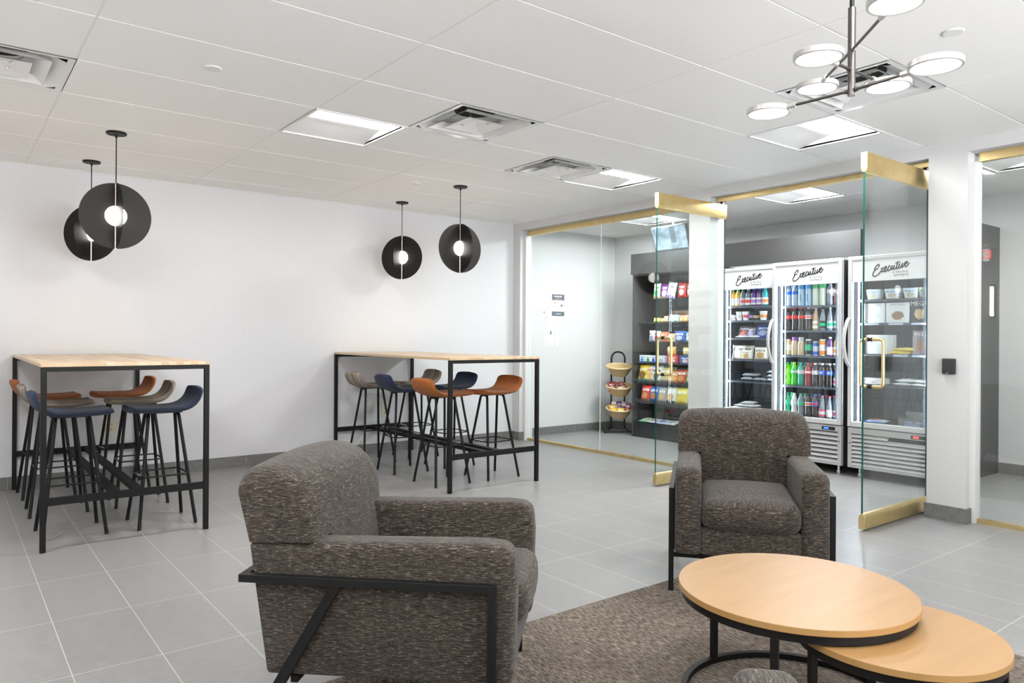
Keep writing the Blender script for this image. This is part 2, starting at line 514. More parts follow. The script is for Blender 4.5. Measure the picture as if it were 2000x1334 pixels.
# glazed front: stub by the corner, two white piers, soffit over the glass
m = MB().box(5.36, 5.56, 6.80, YW, 0, 2.462); struct(m.build('wall_stub', PAINT))
m = MB().box(5.36, 5.56, 4.095, 4.325, 0, 2.462); struct(m.build('wall_pier_middle', PAINT))
m = MB().box(5.36, 5.56, 2.025, 2.272, 0, 2.462); struct(m.build('wall_pier_right', PAINT))
m = MB().box(5.36, 5.56, YS, YW, 2.462, CEIL+.05); struct(m.build('wall_soffit', PAINT))
m = MB().box(5.36, 5.56, YS, -.35, 0, 2.462); struct(m.build('wall_front_end', PAINT))
# baseboards
bh = .098
m = MB().box(XW0, 5.36, YW-.012, YW, 0, bh); struct(m.build('baseboard_back', BASE))
m = MB().box(5.348, 5.36, 6.80, YW-.012, 0, bh); m.box(5.348, 5.45, 6.788, 6.80, 0, bh); struct(m.build('baseboard_stub', BASE))
m = MB().box(5.346, 5.36, 2.013, 2.284, 0, bh); m.box(5.36, 5.44, 2.013, 2.025, 0, bh); m.box(5.36, 5.44, 2.272, 2.284, 0, bh)
struct(m.build('baseboard_pier_right', BASE))
m = MB().box(5.346, 5.36, 4.083, 4.337, 0, bh); m.box(5.36, 5.56, 4.083, 4.095, 0, bh); struct(m.build('baseboard_pier_middle', BASE))
m = MB().box(5.56, 7.13, 6.988, 7.0, 0, bh); m.box(7.118, 7.13, 6.33, 6.988, 0, bh); struct(m.build('baseboard_side_room', BASE))
m = MB().box(XF_-.012, XF_, YS, 2.62, 0, bh); struct(m.build('baseboard_far', BASE))
# white jambs beside the fixed panes
m = MB().box(5.42, 5.50, 6.765, 6.80, 0, 2.40); struct(m.build('trim_1', WHITEP))
m = MB().box(5.42, 5.50, 1.992, 2.025, 0, 2.40); struct(m.build('trim_2', WHITEP))

# ceiling: lay-in tiles with the bars of the grid slightly above their faces
T = .6096; GX0, GY0 = .5044, 3.5097
FIX = {(2,1),(6,1),(6,-2),(-2,1),(-2,-2),(2,-5),(-2,-5),(2,-8),(-2,-8),(9,0),(9,3),(9,-3),(9,-6)}
DIF = {(3,0),(5,1),(5,-3),(-1,1)}
HOLES = FIX | DIF
tiles = MB(); g = .005
for ix2 in range(-2, 6):
    for iy in range(-10, 6):
        cells = [(ix2*2, iy), (ix2*2+1, iy)]
        free = [c for c in cells if c not in HOLES]
        if len(free) == 2: spans = [(ix2*2, 2)]
        else: spans = [(c[0], 1) for c in free]
        for i0, w in spans:
            x0 = max(GX0+i0*T+g, XW0); x1 = min(GX0+(i0+w)*T-g, XF_)
            y0 = max(GY0+iy*T+g, YS); y1 = min(GY0+(iy+1)*T-g, 7.0)
            if x1 <= x0 or y1 <= y0: continue
            tiles.box(x0, x1, y0, y1, CEIL, CEIL+.02)
struct(tiles.build('ceiling', CEILM, flat=True))
bars = MB()
for i in range(-1, 7):
    x = GX0+i*2*T
    if XW0 < x < XF_: bars.box(x-.012, x+.012, YS, 7.0, CEIL+.0025, CEIL+.03)
for j in range(-10, 7):
    y = GY0+j*T
    if YS < y < 7.0: bars.box(XW0, XF_, y-.012, y+.012, CEIL+.0028, CEIL+.03)
for (ix, iy) in HOLES:
    x = GX0+ix*T
    for xx in (x, x+T):
        bars.box(xx-.012, xx+.012, GY0+iy*T, GY0+(iy+1)*T, CEIL+.0025, CEIL+.03)
struct(bars.build('ceiling_grid', TBAR, flat=True))
m = MB().box(XW0-.1, XF_+.1, YS-.1, 7.12, CEIL+.16, CEIL+.2); struct(m.build('ceiling_deck', BLACKM))
# wall angle: thin white strip where ceiling meets the back wall
m = MB().box(XW0, 5.36, YW-.018, YW, CEIL-.004, CEIL+.004); struct(m.build('trim_3', TBAR))

# glazing: brass channel at head and sill, clear panes
def glazing(name, y0, y1, joints, zt=2.462):
    r = thing(name, None, None, (0,0,0)); struct(r)
    m = MB().box(XG-.022, XG+.022, y0, y1, 2.402, zt); m.build('head_channel', BRASS, r)
    m = MB().box(XG-.022, XG+.022, y0, y1, 0, .028); m.build('sill_channel', BRASS, r)
    ys = [y0]+joints+[y1]
    for a, b in zip(ys[:-1], ys[1:]):
        m = MB().box(XG-.006, XG+.006, a+.002, b-.002, .02, 2.41); m.build('pane', GLASS, r)
    return r
glazing('window_1', 4.327, 6.764, [5.568])
glazing('window_2', -.348, 1.990, [.9])
m = MB().box(XG-.004, XG+.004, 5.5665, 5.5695, .03, 2.40); struct(m.build('trim_4', mat('frosted_joint', (.80,.85,.84), .5)))
r = thing('trim_5', None, None); struct(r)      # brass header over the door opening
MB().box(XG-.03, XG+.03, 2.274, 4.093, 2.425, 2.462).build('head_channel', BRASS, r)

def glass_door(name, y, hinge_pier):
    r = thing(name, None, None, (0,0,0)); struct(r)
    x0, x1 = 4.618, 5.525
    def rail(z0, z1, flip):
        h = .021
        prof = [(y-h, z0), (y+h, z0), (y+h, z1-.022), (y+h-.011, z1), (y-h+.011, z1), (y-h, z1-.022)]
        if flip: prof = [(p[0], z0+z1-p[1]) for p in prof]
        return MB().prism(prof, x0, x1, 'x')
    rail(.012, .108, False).build('bottom_rail', BRASS, r, bevel=.0015)
    rail(2.277, 2.402, True).build('top_rail', BRASS, r, bevel=.0015)
    m = MB()
    m.box(x0+.004, x1-.004, y-.006, y+.006, .095, 2.29)
    o = m.build('pane', [DGLASS, EDGE], r, flat=True)
    for p in o.data.polygons:
        if abs(p.normal.x) > .9: p.material_index = 1
    MB().tube([(x1-.05, y, 2.39), (x1-.05, y, 2.44)], .012, 12).build('pivot', BLACK, r)
    MB().tube([(x1-.05, y, 0), (x1-.05, y, .02)], .012, 12).build('floor_pivot', BLACK, r)
    xh = 4.71
    for s in (-1, 1):
        d = .085 if s < 0 else .06
        z0, z1 = .912, 1.215
        yb = y+s*d; rr = .022
        path = [(xh, y+s*.007, z1)]
        for k in range(7):
            a = k/6*PI/2
            path.append((xh, yb-s*rr+s*rr*math.sin(a), z1-rr+rr*math.cos(a)))
        for k in range(7):
            a = k/6*PI/2
            path.append((xh, yb-s*rr+s*rr*math.cos(a), z0+rr-rr*math.sin(a)))
        path.append((xh, y+s*.007, z0))
        h = MB().tube(path, .0105, 12)
        h.build('handle', BRASS, r)
        gm = MB()
        for z in (z0, z1): gm.tube([(xh, y+s*.006, z), (xh, y+s*.016, z)], .0135, 14)
        gm.build('grommet', RUBBER, r)
    return r
glass_door('door_1', 4.06, 0)
glass_door('door_2', 2.345, 1)

# ------------------------------------------------------------------ ceiling fittings
def troffer(ix, iy, label):
    x0, y0 = GX0+ix*T, GY0+iy*T
    r = thing('troffer_light', label, 'ceiling light', (x0+T/2, y0+T/2, CEIL), 0, 'recessed troffers in the ceiling grid')
    h = T/2
    m = MB()
    f = .018
    for a in ((-h,h,-h,-h+f),(-h,h,h-f,h),(-h,-h+f,-h+f,h-f),(h-f,h,-h+f,h-f)): m.box(*a, -.006, .012)
    m.build('frame', WHITEG, r)
    i = h-f; d = .07
    m = MB()   # sloped reflector on the far half, closed ends
    m.add([(-i,i,0),(i,i,0),(i,.0,d),(-i,.0,d)], [(0,1,2,3)])
    m.add([(-i,i,0),(-i,0,d),(-i,-i,d),(-i,-i,0)], [(0,1,2,3)]); m.add([(i,i,0),(i,0,d),(i,-i,d),(i,-i,0)], [(0,1,2,3)])
    m.add([(-i,-i,0),(i,-i,0),(i,-i,d),(-i,-i,d)], [(0,1,2,3)])
    m.add([(-i,-i,d+.01),(i,-i,d+.01),(i,i,d+.01),(-i,i,d+.01)], [(0,1,2,3)])
    m.build('reflector', mat('troffer_reflector', (.50,.50,.50), .45), r, flat=True)
    m = MB()   # bowed lit lens on the near half
    n = 8; vs = []; fs = []
    for k in range(n+1):
        t = k/n; yy = -i+.004+t*(i+.004-.004); zz = .012+.030*math.sin(t*PI/2)
        vs += [(-i+.012, yy, zz), (i-.012, yy, zz)]
    for k in range(n): fs.append((2*k, 2*k+1, 2*k+3, 2*k+2))
    m.add(vs, fs); m.build('lens', TROFFB if ix >= 9 and iy >= 0 else TROFF, r)
    return r
FIXL = {(2,1): 'square recessed ceiling light nearest the left pendants',
 (6,1): 'square recessed ceiling light in front of the glass wall, farthest from the chandelier',
 (6,-2): 'square recessed ceiling light just past the chandelier, above the open glass doors',
 (9,0): 'recessed ceiling light in the glazed room above the drink coolers',
 (9,3): 'recessed ceiling light in the glazed room near the tilted screen',
 (9,-3): 'recessed ceiling light behind the fixed pane at the right edge of the photo'}
others = 'unseen recessed ceiling light added above the seating side of the room'  # assumed troffers beyond the view, added to light the room
for c in sorted(FIX): troffer(c[0], c[1], FIXL.get(c, others))

def diffuser(ix, iy, label):
    x0, y0 = GX0+ix*T, GY0+iy*T
    r = thing('air_diffuser', label, 'air vent', (x0+T/2, y0+T/2, CEIL), 0, 'square ceiling air vents')
    h = T/2-.0005
    def ring(m, a, za, b, zb, mi=0, th=.003):
        A = [(-a,-a,za),(a,-a,za),(a,a,za),(-a,a,za)]; B = [(-b,-b,zb),(b,-b,zb),(b,b,zb),(-b,b,zb)]
        m.add(A+B+[(p[0],p[1],p[2]+th) for p in A+B],
              [(k,(k+1)%4,4+(k+1)%4,4+k) for k in range(4)]+[(8+k,8+(k+1)%4,12+(k+1)%4,12+k) for k in range(4)])
    m = MB(); ring(m, h, -.004, h-.03, -.001)
    # pan from the square frame to the round neck
    n = 32; a = h-.03; vs = []; rn = .13
    for k in range(n):
        t = 2*PI*(k+.5)/n; cx, cy = math.cos(t), math.sin(t); s = a/max(abs(cx), abs(cy))
        vs.append((cx*s, cy*s, -.001))
    for k in range(n):
        t = 2*PI*(k+.5)/n; vs.append((rn*math.cos(t), rn*math.sin(t), .085))
    m.add(vs, [(k,(k+1)%n,n+(k+1)%n,n+k) for k in range(n)])
    m.build('pan', mat('polished_white_metal', (.80,.80,.80), .2, .0), r, angle=60)
    m = MB(); m.lathe([(rn,.083),(rn,.13),(.0001,.13)], 32); m.build('duct_neck', mat('duct_black', (.01,.01,.01), .8), r)
    m = MB(); ring(m, .215, -.008, .155, .030); m.build('louver_ring', WHITEG, r, flat=True)
    m = MB(); ring(m, .14, -.010, .0, .018); m.build('louver_plate', WHITEG, r, flat=True)
    for sx in (-1,1):
        for sy in (-1,1):
            MB().tube([(sx*.05,sy*.05,.0),(sx*.12,sy*.12,.03),(sx*.17,sy*.17,.028),(sx*.20,sy*.20,.03)], .003, 6).build('bracket', CHROME, r)
    return r
diffuser(3,0,'square louvred air vent beside the ceiling light near the middle of the ceiling')
diffuser(5,1,'square louvred air vent farthest back, next to the ceiling light before the glass wall')
diffuser(5,-3,'square louvred air vent seen behind the arms of the chandelier')
diffuser(-1,1,'square louvred air vent cut off by the left edge of the photo')
def cover(x, y, label, r_=.043):
    m = MB().lathe([(.0001,-.006),(r_-.004,-.006),(r_,-.003),(r_,.002)], 32)
    o = m.build('sprinkler_cover', WHITEP, None, (x, y, CEIL)); tag(o, label, 'sprinkler cover', 'round sprinkler covers')
cover(1.059, 3.827, 'flat white round cover plate on the ceiling tile toward the left vent')
cover(3.442, 1.362, 'flat white round cover plate on the ceiling right of the chandelier')
cover(3.253, 5.603, 'flat white round cover plate on the ceiling between the two right pendants', .036)

# pendants: two crossed black discs about a globe
def pendant_parts(r, d1, d2):
    R_ = .216; zc = 1.995-CEIL
    m = MB().lathe([(.0001,-.014),(.058,-.014),(.062,-.011),(.062,0)], 32); m.tube([(0,0,-.014),(0,0,-.035)], .007, 10)
    m.build('canopy', BLACK, r)
    MB().tube([(0,0,-.03),(0,0,zc+.07)], .0035, 8).build('cord', BLACK, r)
    for d in (d1, d2):
        dv = Vector((d[0], d[1], 0)).normalized(); nv = Vector((-dv.y, dv.x, 0)); m = MB()
        n = 72; th = .0016
        vs = []; 
        for s in (-1, 1):
            for k in range(n):
                a = 2*PI*k/n
                vs.append(dv*(R_*math.cos(a)) + Vector((0,0,zc+R_*math.sin(a))) + nv*(th*s))
        m.add(vs, [tuple(range(n)), tuple(range(2*n-1, n-1, -1))]+[(k,(k+1)%n,n+(k+1)%n,n+k) for k in range(n)])
        m.build('shade_disc', PENDB, r)
    MB().lathe([(.0001,-.066)]+[(.066*math.sin(a), -.066*math.cos(a)) for a in [PI*k/16 for k in range(1,16)]]+[(.0001,.066)], 28, c=(0,0,zc)).build('globe', GLOBE, r)
    MB().tube([(0,0,zc+.064),(0,0,zc+R_)], .0055, 10).build('upper_tube', CHROME, r)
    MB().tube([(0,0,zc-.064),(0,0,zc-R_-.002)], .008, 12).build('lower_tube', CHROME, r)
def viewdirs(x, y, d):
    t = Vector((-x, -y, 0)).normalized(); rt = Vector((-t.y, t.x, 0))   # toward the room, and to its right
    return rt*d[0]+t*d[1]
for (x, y, d2, d1, lab) in [
    (.900,5.456,(.19,.98),(-.98,.19),'black disc pendant over the near end of the left bar table'),
    (.901,6.485,(-.52,.85),(.85,.52),'black disc pendant partly hidden behind another over the left bar table'),
    (3.611,6.485,(-.385,.92),(.92,.385),'black disc pendant over the wall end of the right bar table'),
    (3.627,5.464,(.507,.86),(-.86,.507),'grey reflecting disc pendant over the near end of the right bar table')]:
    r = thing('disc_pendant_lamp', lab, 'pendant lamp', (x, y, CEIL), 0, 'crossed disc pendants over the bar tables')
    pendant_parts(r, viewdirs(x, y, d1), viewdirs(x, y, d2))

# chandelier
CX, CY = 2.303, 1.212
r = thing('chandelier', 'brushed metal chandelier with six flat round lit heads on crossing arms', 'chandelier', (CX, CY, CEIL))
MB().lathe([(.0001,-.025),(.06,-.025),(.065,-.02),(.065,0)], 28).build('canopy', STEEL, r)
zb = 1.998
MB().tube([(0,0,-.02),(0,0,2.275-CEIL)], .0072, 14).build('upper_stem', BLACK, r)
MB().tube([(0,0,2.28-CEIL),(0,0,2.276-CEIL),(0,0,zb-CEIL)], .0118, 18).build('stem', STEEL, r)
def arm(z, ends):
    z -= CEIL
    m = MB()
    ps = []
    for (ang, ln) in ends:
        d = Vector((math.cos(ang), math.sin(ang), 0)); hr = .0735
        m.tube([(0,0,z), d*(ln-hr)+Vector((0,0,z))], .0048, 10)
        m.tube([d*.010+Vector((0,0,z)), d*.020+Vector((0,0,z))], .0075, 12)
        ps.append((d, ln))
    m.build('arm', STEEL, r)
    for d, ln in ps:
        hr = .0735
        c = d*ln+Vector((0,0,z))
        mm = MB().lathe([(hr-.008,-.006),(hr-.008,-.0085),(hr-.002,-.009),(hr,-.007),(hr,.008),(hr-.002,.010),(.0001,.011)], 44, c=tuple(c), cap=False)
        mm.tube([d*(ln-hr-.030)+Vector((0,0,z)), d*(ln-hr+.004)+Vector((0,0,z))], .0088, 12)
        hd = mm.build('lamp_head', HEADM, r)
        MB().lathe([(.0001,-.0082),(hr-.008,-.0082)], 44, c=tuple(c)).build('diffuser', HEADL, hd)
arm(2.015, [(math.radians(92), .294), (math.radians(-97), .269)])
arm(2.081, [(math.radians(179), .191), (math.radians(-1), .234)])
arm(2.144, [(math.radians(-134), .345), (math.radians(47), .347)])

# ------------------------------------------------------------------ bar tables
def bar_table(x0, x1, y0, y1, label):
    cx, cy = (x0+x1)/2, (y0+y1)/2
    w, d = (x1-x0)/2, (y1-y0)/2
    r = thing('bar_table', label, 'bar table', (cx, cy, 0), 0, 'high bar tables against the back wall')
    MB().box(-w, w, -d, d, 1.030, 1.050).build('tabletop', BUTCHER, r, bevel=.0015)
    s = .029
    for sx in (-1, 1):
        for sy in (-1, 1):
            a = -w if sx < 0 else w-s; b = -d if sy < 0 else d-s
            MB().box(a, a+s, b, b+s, 0, 1.0295).build('leg', BLACK, r, bevel=.0015)
    for a, b in ((-d, -d+s), (d-s, d)):
        MB().box(-w+s, w-s, a, b, 1.004, 1.0295).build('top_rail', BLACK, r)
        MB().box(-w+s, w-s, a+.004, b-.004, .256, .299).build('cross_bar', BLACK, r)
    for s2 in (-1, 1):
        c = s2*.062
        MB().box(c-.024, c+.024, -d+s, d-s, .262, .292).build('foot_bar', BLACK, r)
    m = MB().box(-.10, .14, -.20, .02, 1.012, 1.030); m.box(.10, .14, -.2, -.16, 1.006, 1.030); m.build('power_box', BLACK, r)
    return r
bar_table(.430, 1.325, 4.815, 6.912, 'butcher block bar table on black frame at the left edge of the photo')
bar_table(3.094, 3.990, 4.790, 6.912, 'butcher block bar table on black frame nearer the glass wall')

# ------------------------------------------------------------------ bar stools (back toward +x)
def make_stool(label, fab):
    r = thing('bar_stool', label, 'bar stool', (0,0,0), 0, 'low back bar stools at the bar tables')
    prof = crom([(-.205,.742),(-.195,.739),(-.13,.733),(-.03,.7305),(.06,.732),(.115,.740),(.160,.762),(.192,.798),(.211,.838),(.219,.862),(.222,.876)], 4)
    m_ = len(prof); th = .0195
    nv = 16; rows_t = []; rows_b = []
    for i, p in enumerate(prof):
        s = i/(m_-1)
        t = (prof[min(i+1, m_-1)]-prof[max(i-1, 0)]).normalized(); nrm = Vector((-t.y, t.x))
        hw = .192
        if s < .14: hw = .192-.075*(1-(s/.14))**2
        if s > .70: hw = .181*max(.05, 1-((s-.70)/.30)**2.6)**.5
        elif s > .5: hw = .192-.014*((s-.5)/.3)
        rt, rb = [], []
        for k in range(nv+1):
            v = -1+2*k/nv
            y = hw*v
            lift = (.010*v*v) if s < .6 else (.010*v*v*(1-(s-.6)/.4))
            wrap = 0 if s < .55 else -.026*v*v*((s-.55)/.45)
            q_ = max((s-.88)/.12, (.05-s)/.05, 0)
            e = th*math.sqrt(max(0, 1-abs(v)**4))*math.sqrt(max(0, 1-q_*q_)+.02)
            c = Vector((p.x+wrap, p.y+lift))
            a = c+nrm*e; b = c-nrm*e
            rt.append((a.x, y, a.y)); rb.append((b.x, y, b.y))
        rows_t.append(rt); rows_b.append(rb)
    m = MB(); vs = []; fs = []
    W = nv+1
    for row in rows_t: vs += row
    off = len(vs)
    for row in rows_b: vs += row
    for i in range(m_-1):
        for k in range(nv):
            a = i*W+k
            fs.append((a, a+1, a+W+1, a+W)); fs.append((off+a, off+a+W, off+a+W+1, off+a+1))
    for k in range(nv):
        fs.append((k, off+k, off+k+1, k+1)); a = (m_-1)*W+k; fs.append((a, a+1, off+a+1, off+a))
    for i in range(m_-1):
        a = i*W; fs.append((a, a+W, off+a+W, off+a)); a = i*W+nv; fs.append((a, off+a, off+a+W, a+W))
    m.add(vs, fs)
    m.build('seat', fab, r, angle=60, merge=.0004)
    foot = .166
    for sx in (-1, 1):
        for sy in (-1, 1):
            tx, ty = sx*.088, sy*.045
            path = [(tx, sy*.006, .708), (tx, sy*.022, .708), (tx+sx*.001, ty*.85, .703), (tx+sx*.004, ty+sy*.002, .688)]
            k0 = Vector(path[-1]); k1 = Vector((sx*foot, sy*foot, .012))
            path += [tuple(k0.lerp(k1, t)) for t in (.3, .65, 1)]
            lg = MB().tube(path, .0108, 12).build('leg', BLACK, r)
            MB().tube([tuple(k1+Vector((0,0,.004))), (sx*foot, sy*foot, 0)], [.0118, .0105], 12).build('foot_cap', RUBBER, lg)
    m = MB().box(-.10, .11, -.06, .06, .708, .7135); m.build('mounting_plate', BLACK, r)
    # foot ring inside the legs
    h = .136; z = .318
    pts = round_poly([(-h-.006,-h),(h,-h),(h,h),(-h-.006,h)], .03, 5)
    MB().tube([(p[0], p[1], z) for p in pts], .0052, 8, closed=True).build('foot_ring', BLACK, r)
    m = MB().box(-h-.014, -h+.002, -.062, .062, z+.002, z+.0085); m.build('foot_plate', CHROME, r, bevel=.002)
    return r
st_rust = make_stool('rust orange bar stool facing left at the near corner of the right bar table', RUST)
S_ = 'low back bar stools at the bar tables'
base_stool = st_rust
st_rust.location = (3.802, 5.205, 0); st_rust.rotation_euler = (0,0,math.radians(2))
def stool(x, y, rz, fab, label):
    mp = {'rust_fabric': fab} if fab is not RUST else None
    return dup(base_stool, (x, y, 0), rz, label, S_, mp)
stool(3.295, 5.215, PI+.02, RUST, 'rust orange bar stool with its back to us at the right bar table')
stool(3.300, 5.885, PI-.03, NAVY, 'middle navy bar stool on the left side of the right bar table')
stool(3.290, 6.475, PI+.02, STRIPE, 'striped bar stool on the left side of the right bar table')
stool(3.805, 5.890, .03, NAVY, 'navy bar stool on the far side of the right table, behind its leg')
stool(3.815, 6.540, -.02, STRIPE, 'striped brown bar stool on the far side of the right table')
stool(.627, 5.222, PI+.015, NAVY, 'navy bar stool on the left side of the left bar table')
stool(.627, 5.925, PI-.02, STRIPE, 'striped bar stool on the left side of the left bar table')
stool(.628, 6.588, PI+.03, RUST, 'rust orange bar stool on the left side of the left bar table')
stool(1.132, 5.192, .02, NAVY, 'navy bar stool on the right side of the left bar table')
stool(1.132, 5.905, -.03, STRIPE, 'striped bar stool on the right side of the left bar table')
stool(1.140, 6.580, .02, RUST, 'rust orange bar stool on the right side of the left bar table')

# wall outlets
def outlet(x, z, label):
    r = thing('wall_outlet', label, 'outlet', (x, YW, z))
    MB().box(-.036, .036, -.006, 0, -.058, .058).build('cover_plate', CREAM, r, bevel=.002)
    for s in (-1, 1):
        o = MB().lathe([(.0001,0),(.015,0),(.016,-.002)], 18, M=Matrix.Translation((0,-.0065,s*.021)) @ Matrix.Rotation(PI/2, 4, 'X')).build('socket', mat('ivory_plastic', (.64,.58,.42), .4), r)
        m = MB()
        for sx in (-1, 1): m.box(sx*.006-.001, sx*.006+.001, -.0095, -.006, s*.021-.001, s*.021+.007)
        m.build('slot', INK, o)
outlet(1.113, .437, 'cream wall outlet seen under the left bar table')
outlet(3.667, .432, 'cream wall outlet seen under the right bar table')

# ------------------------------------------------------------------ armchairs (forward = +x, left = +y)
def make_armchair(label):
    r = thing('armchair', label, 'armchair', (0,0,0), 0, 'tweed armchairs on black steel frames')
    W = .373; sh = .37      # local x = s + .37
    t = .024
    m = MB()
    for s in (-1, 1):
        y0, y1 = (-W, -W+t) if s < 0 else (W-t, W)
        m.box(-.782+sh, 0+sh, y0, y1, .475, .4985)
    m.box(-.782+sh, -.758+sh, -W+t, W-t, .475, .4985)
    m.build('frame_rail', BLACK, r, bevel=.0012)
    for s in (-1, 1):
        y0, y1 = (-W, -W+t) if s < 0 else (W-t, W)
        MB().box(-.0245+sh, 0+sh, y0, y1, 0, .4755).build('leg', BLACK, r, bevel=.0012)
        MB().prism([(-.498+sh,.4755),(-.464+sh,.4755),(-.735+sh,0),(-.775+sh,0)], y0+.001, y1-.001, 'y').build('leg', BLACK, r, bevel=.0012)
    MB().box(-.022+sh, -.004+sh, -W+t, W-t, .168, .190).build('cross_bar', BLACK, r)
    MB().box(-.63+sh, -.608+sh, -W+t+.012, W-t-.012, .168, .190).build('cross_bar', BLACK, r)
    # side panels with arms
    for s in (-1, 1):
        pr = [(-.704,.192),(-.766,.585),(-.560,.594),(-.05,.606),(.045,.600),(.055,.50),(.047,.192)]
        pr = round_poly(pr, [.014,.012,.0,.0,.055,.0,.030], 7)
        y0, y1 = (-.343, -.222) if s < 0 else (.222, .343)
        V_ = [Vector((p[0]+sh, p[1])) for p in pr]; n = len(V_); nr = []
        for k in range(n):
            e = (V_[(k+1) % n]-V_[k-1]).normalized(); nr.append(Vector((-e.y, e.x)))
        cen = sum(V_, Vector((0,0)))/n
        if (cen-V_[0]).dot(nr[0]) < 0: nr = [-q for q in nr]
        R_ = .034; m = MB(); vs = []; rings = []
        st = [(R_*(1-math.cos(a)), R_*(1-math.sin(a))) for a in [PI/2*k/6 for k in range(7)]]     # depth, inset
        sl = [(y0+d, i) for d, i in st]+[(y1-d, i) for d, i in reversed(st)]
        for yy, ins in sl:
            for k in range(n):
                wgt = max(.22, min(1, (V_[k].x-sh+.70)/.16)) * (1 if V_[k].y > .30 else .55)
                q = V_[k]+nr[k]*ins*wgt
                vs.append((q.x, yy, q.y))
        fs = []; c0 = len(vs)
        vs += [(cen.x, y0, cen.y), (cen.x, y1, cen.y)]
        for k in range(n):
            fs.append((c0, k, (k+1) % n)); fs.append((c0+1, (len(sl)-1)*n+(k+1) % n, (len(sl)-1)*n+k))
        for q in range(len(sl)-1):
            for k in range(n): fs.append((q*n+k, q*n+(k+1) % n, (q+1)*n+(k+1) % n, (q+1)*n+k))
        m.add(vs, fs); m.build('arm', TWEED, r, angle=55, merge=.0003)
    # base under the cushion and its back panel
    m = MB().box(-.69+sh, .038+sh, -.2235, .2235, .195, .322); m.build('seat_base', TWEED, r, bevel=.012, seg=3)
    # back: wide above the arms, narrow between them
    up = [(-.768,.588),(-.807,.770),(-.797,.792),(-.770,.803),(-.72,.808),(-.675,.803),(-.632,.782),(-.600,.748),(-.578,.700),(-.566,.650),(-.560,.594)]
    lo = [(-.548,.520),(-.540,.430),(-.530,.325),(-.690,.325),(-.728,.40)]
    ys = [-.345,-.341,-.332,-.318,-.30,-.265,-.2225,-.15,-.075,0,.075,.15,.2225,.265,.30,.318,.332,.341,.345]
    m = MB()
    def shape(p, y, lower):
        x, z = p
        a = abs(y)/.345
        w = max(0, (z-.58)/.23)
        z2 = z+.018*w*(1-a*a)
        x2 = x
        cx_, cz_ = -.69, .69
        if not lower:
            e = 1.0
            if a > .999: e = .88
            elif a > .98: e = .935
            elif a > .955: e = .97
            elif a > .91: e = .992
            x2 = cx_+(x-cx_)*e; z2 = max(cz_+(z2-cz_)*e, .588) if z > .60 else z2
        if a > .80 and z > .70: z2 -= .055*(1-math.sqrt(max(0, 1-((a-.80)/.20)**2)))*min(1, (z-.70)/.09)
        if x > -.66: x2 += .020*(1-a*a)*(1 if z < .78 else .3)
        return (x2+sh, y, z2)
    nU, nL = len(up), len(lo)
    for a, b in zip(ys[:-1], ys[1:]):
        inner = abs((a+b)/2) < .2225
        A = [shape(p, a, False) for p in up]; B = [shape(p, b, False) for p in up]
        if inner:
            A += [shape(p, a, True) for p in lo]; B += [shape(p, b, True) for p in lo]
        n = len(A)
        fs = [(k, (k+1) % n, n+(k+1) % n, n+k) for k in range(n)]
        m.add(A+B, fs)
    for y in (-.345, .345):
        m.add([shape(p, y, False) for p in up], [tuple(range(nU))])
    for y in (-.2225, .2225):
        m.add([shape(p, y, True) for p in [up[0], up[-1]]+lo][0:0] or [shape(up[-1], y, False)]+[shape(p, y, True) for p in lo]+[shape(up[0], y, False)], [tuple(range(nL+2))])
    m.build('backrest', TWEED, r, angle=48, merge=.0006)
    # loose seat cushion
    MB().rbox(-.545+sh, .068+sh, -.2215, .2215, .323, .452, .044, 9, (.018,.0,.026)).build('seat_cushion', TWEED, r, angle=80)
    return r
def place_chair(o, P, ang):
    # P = floor point of the outer edge of the right front leg; ang = facing direction
    f = Vector((math.cos(ang), math.sin(ang), 0)); l = Vector((-f.y, f.x, 0))
    o.location = Vector((P[0], P[1], 0)) - f*.37 + l*.373
    o.rotation_euler = (0, 0, ang)
chA = make_armchair('dark tweed armchair in the left foreground, side toward us')
place_chair(chA, (1.263, 1.706), math.radians(-44.64))
chB = dup(chA, label='dark tweed armchair facing us in front of the coolers, behind the round tables')
fB = math.atan2(-.62, -.785)
# its left-hand front leg in the photo is its own right leg
place_chair(chB, (2.765, 2.342), fB)
chC = dup(chA, label='dark tweed armchair at the bottom edge, only the tip of one arm showing')
angC = math.radians(44)
fC = Vector((math.cos(angC), math.sin(angC), 0)); lC = Vector((-fC.y, fC.x, 0))
tipC = Vector((1.245, .825, 0))       # front end of its left arm
base = tipC - fC*.05 - lC*.283
chC.location = base - fC*.37; chC.rotation_euler = (0,0,angC)

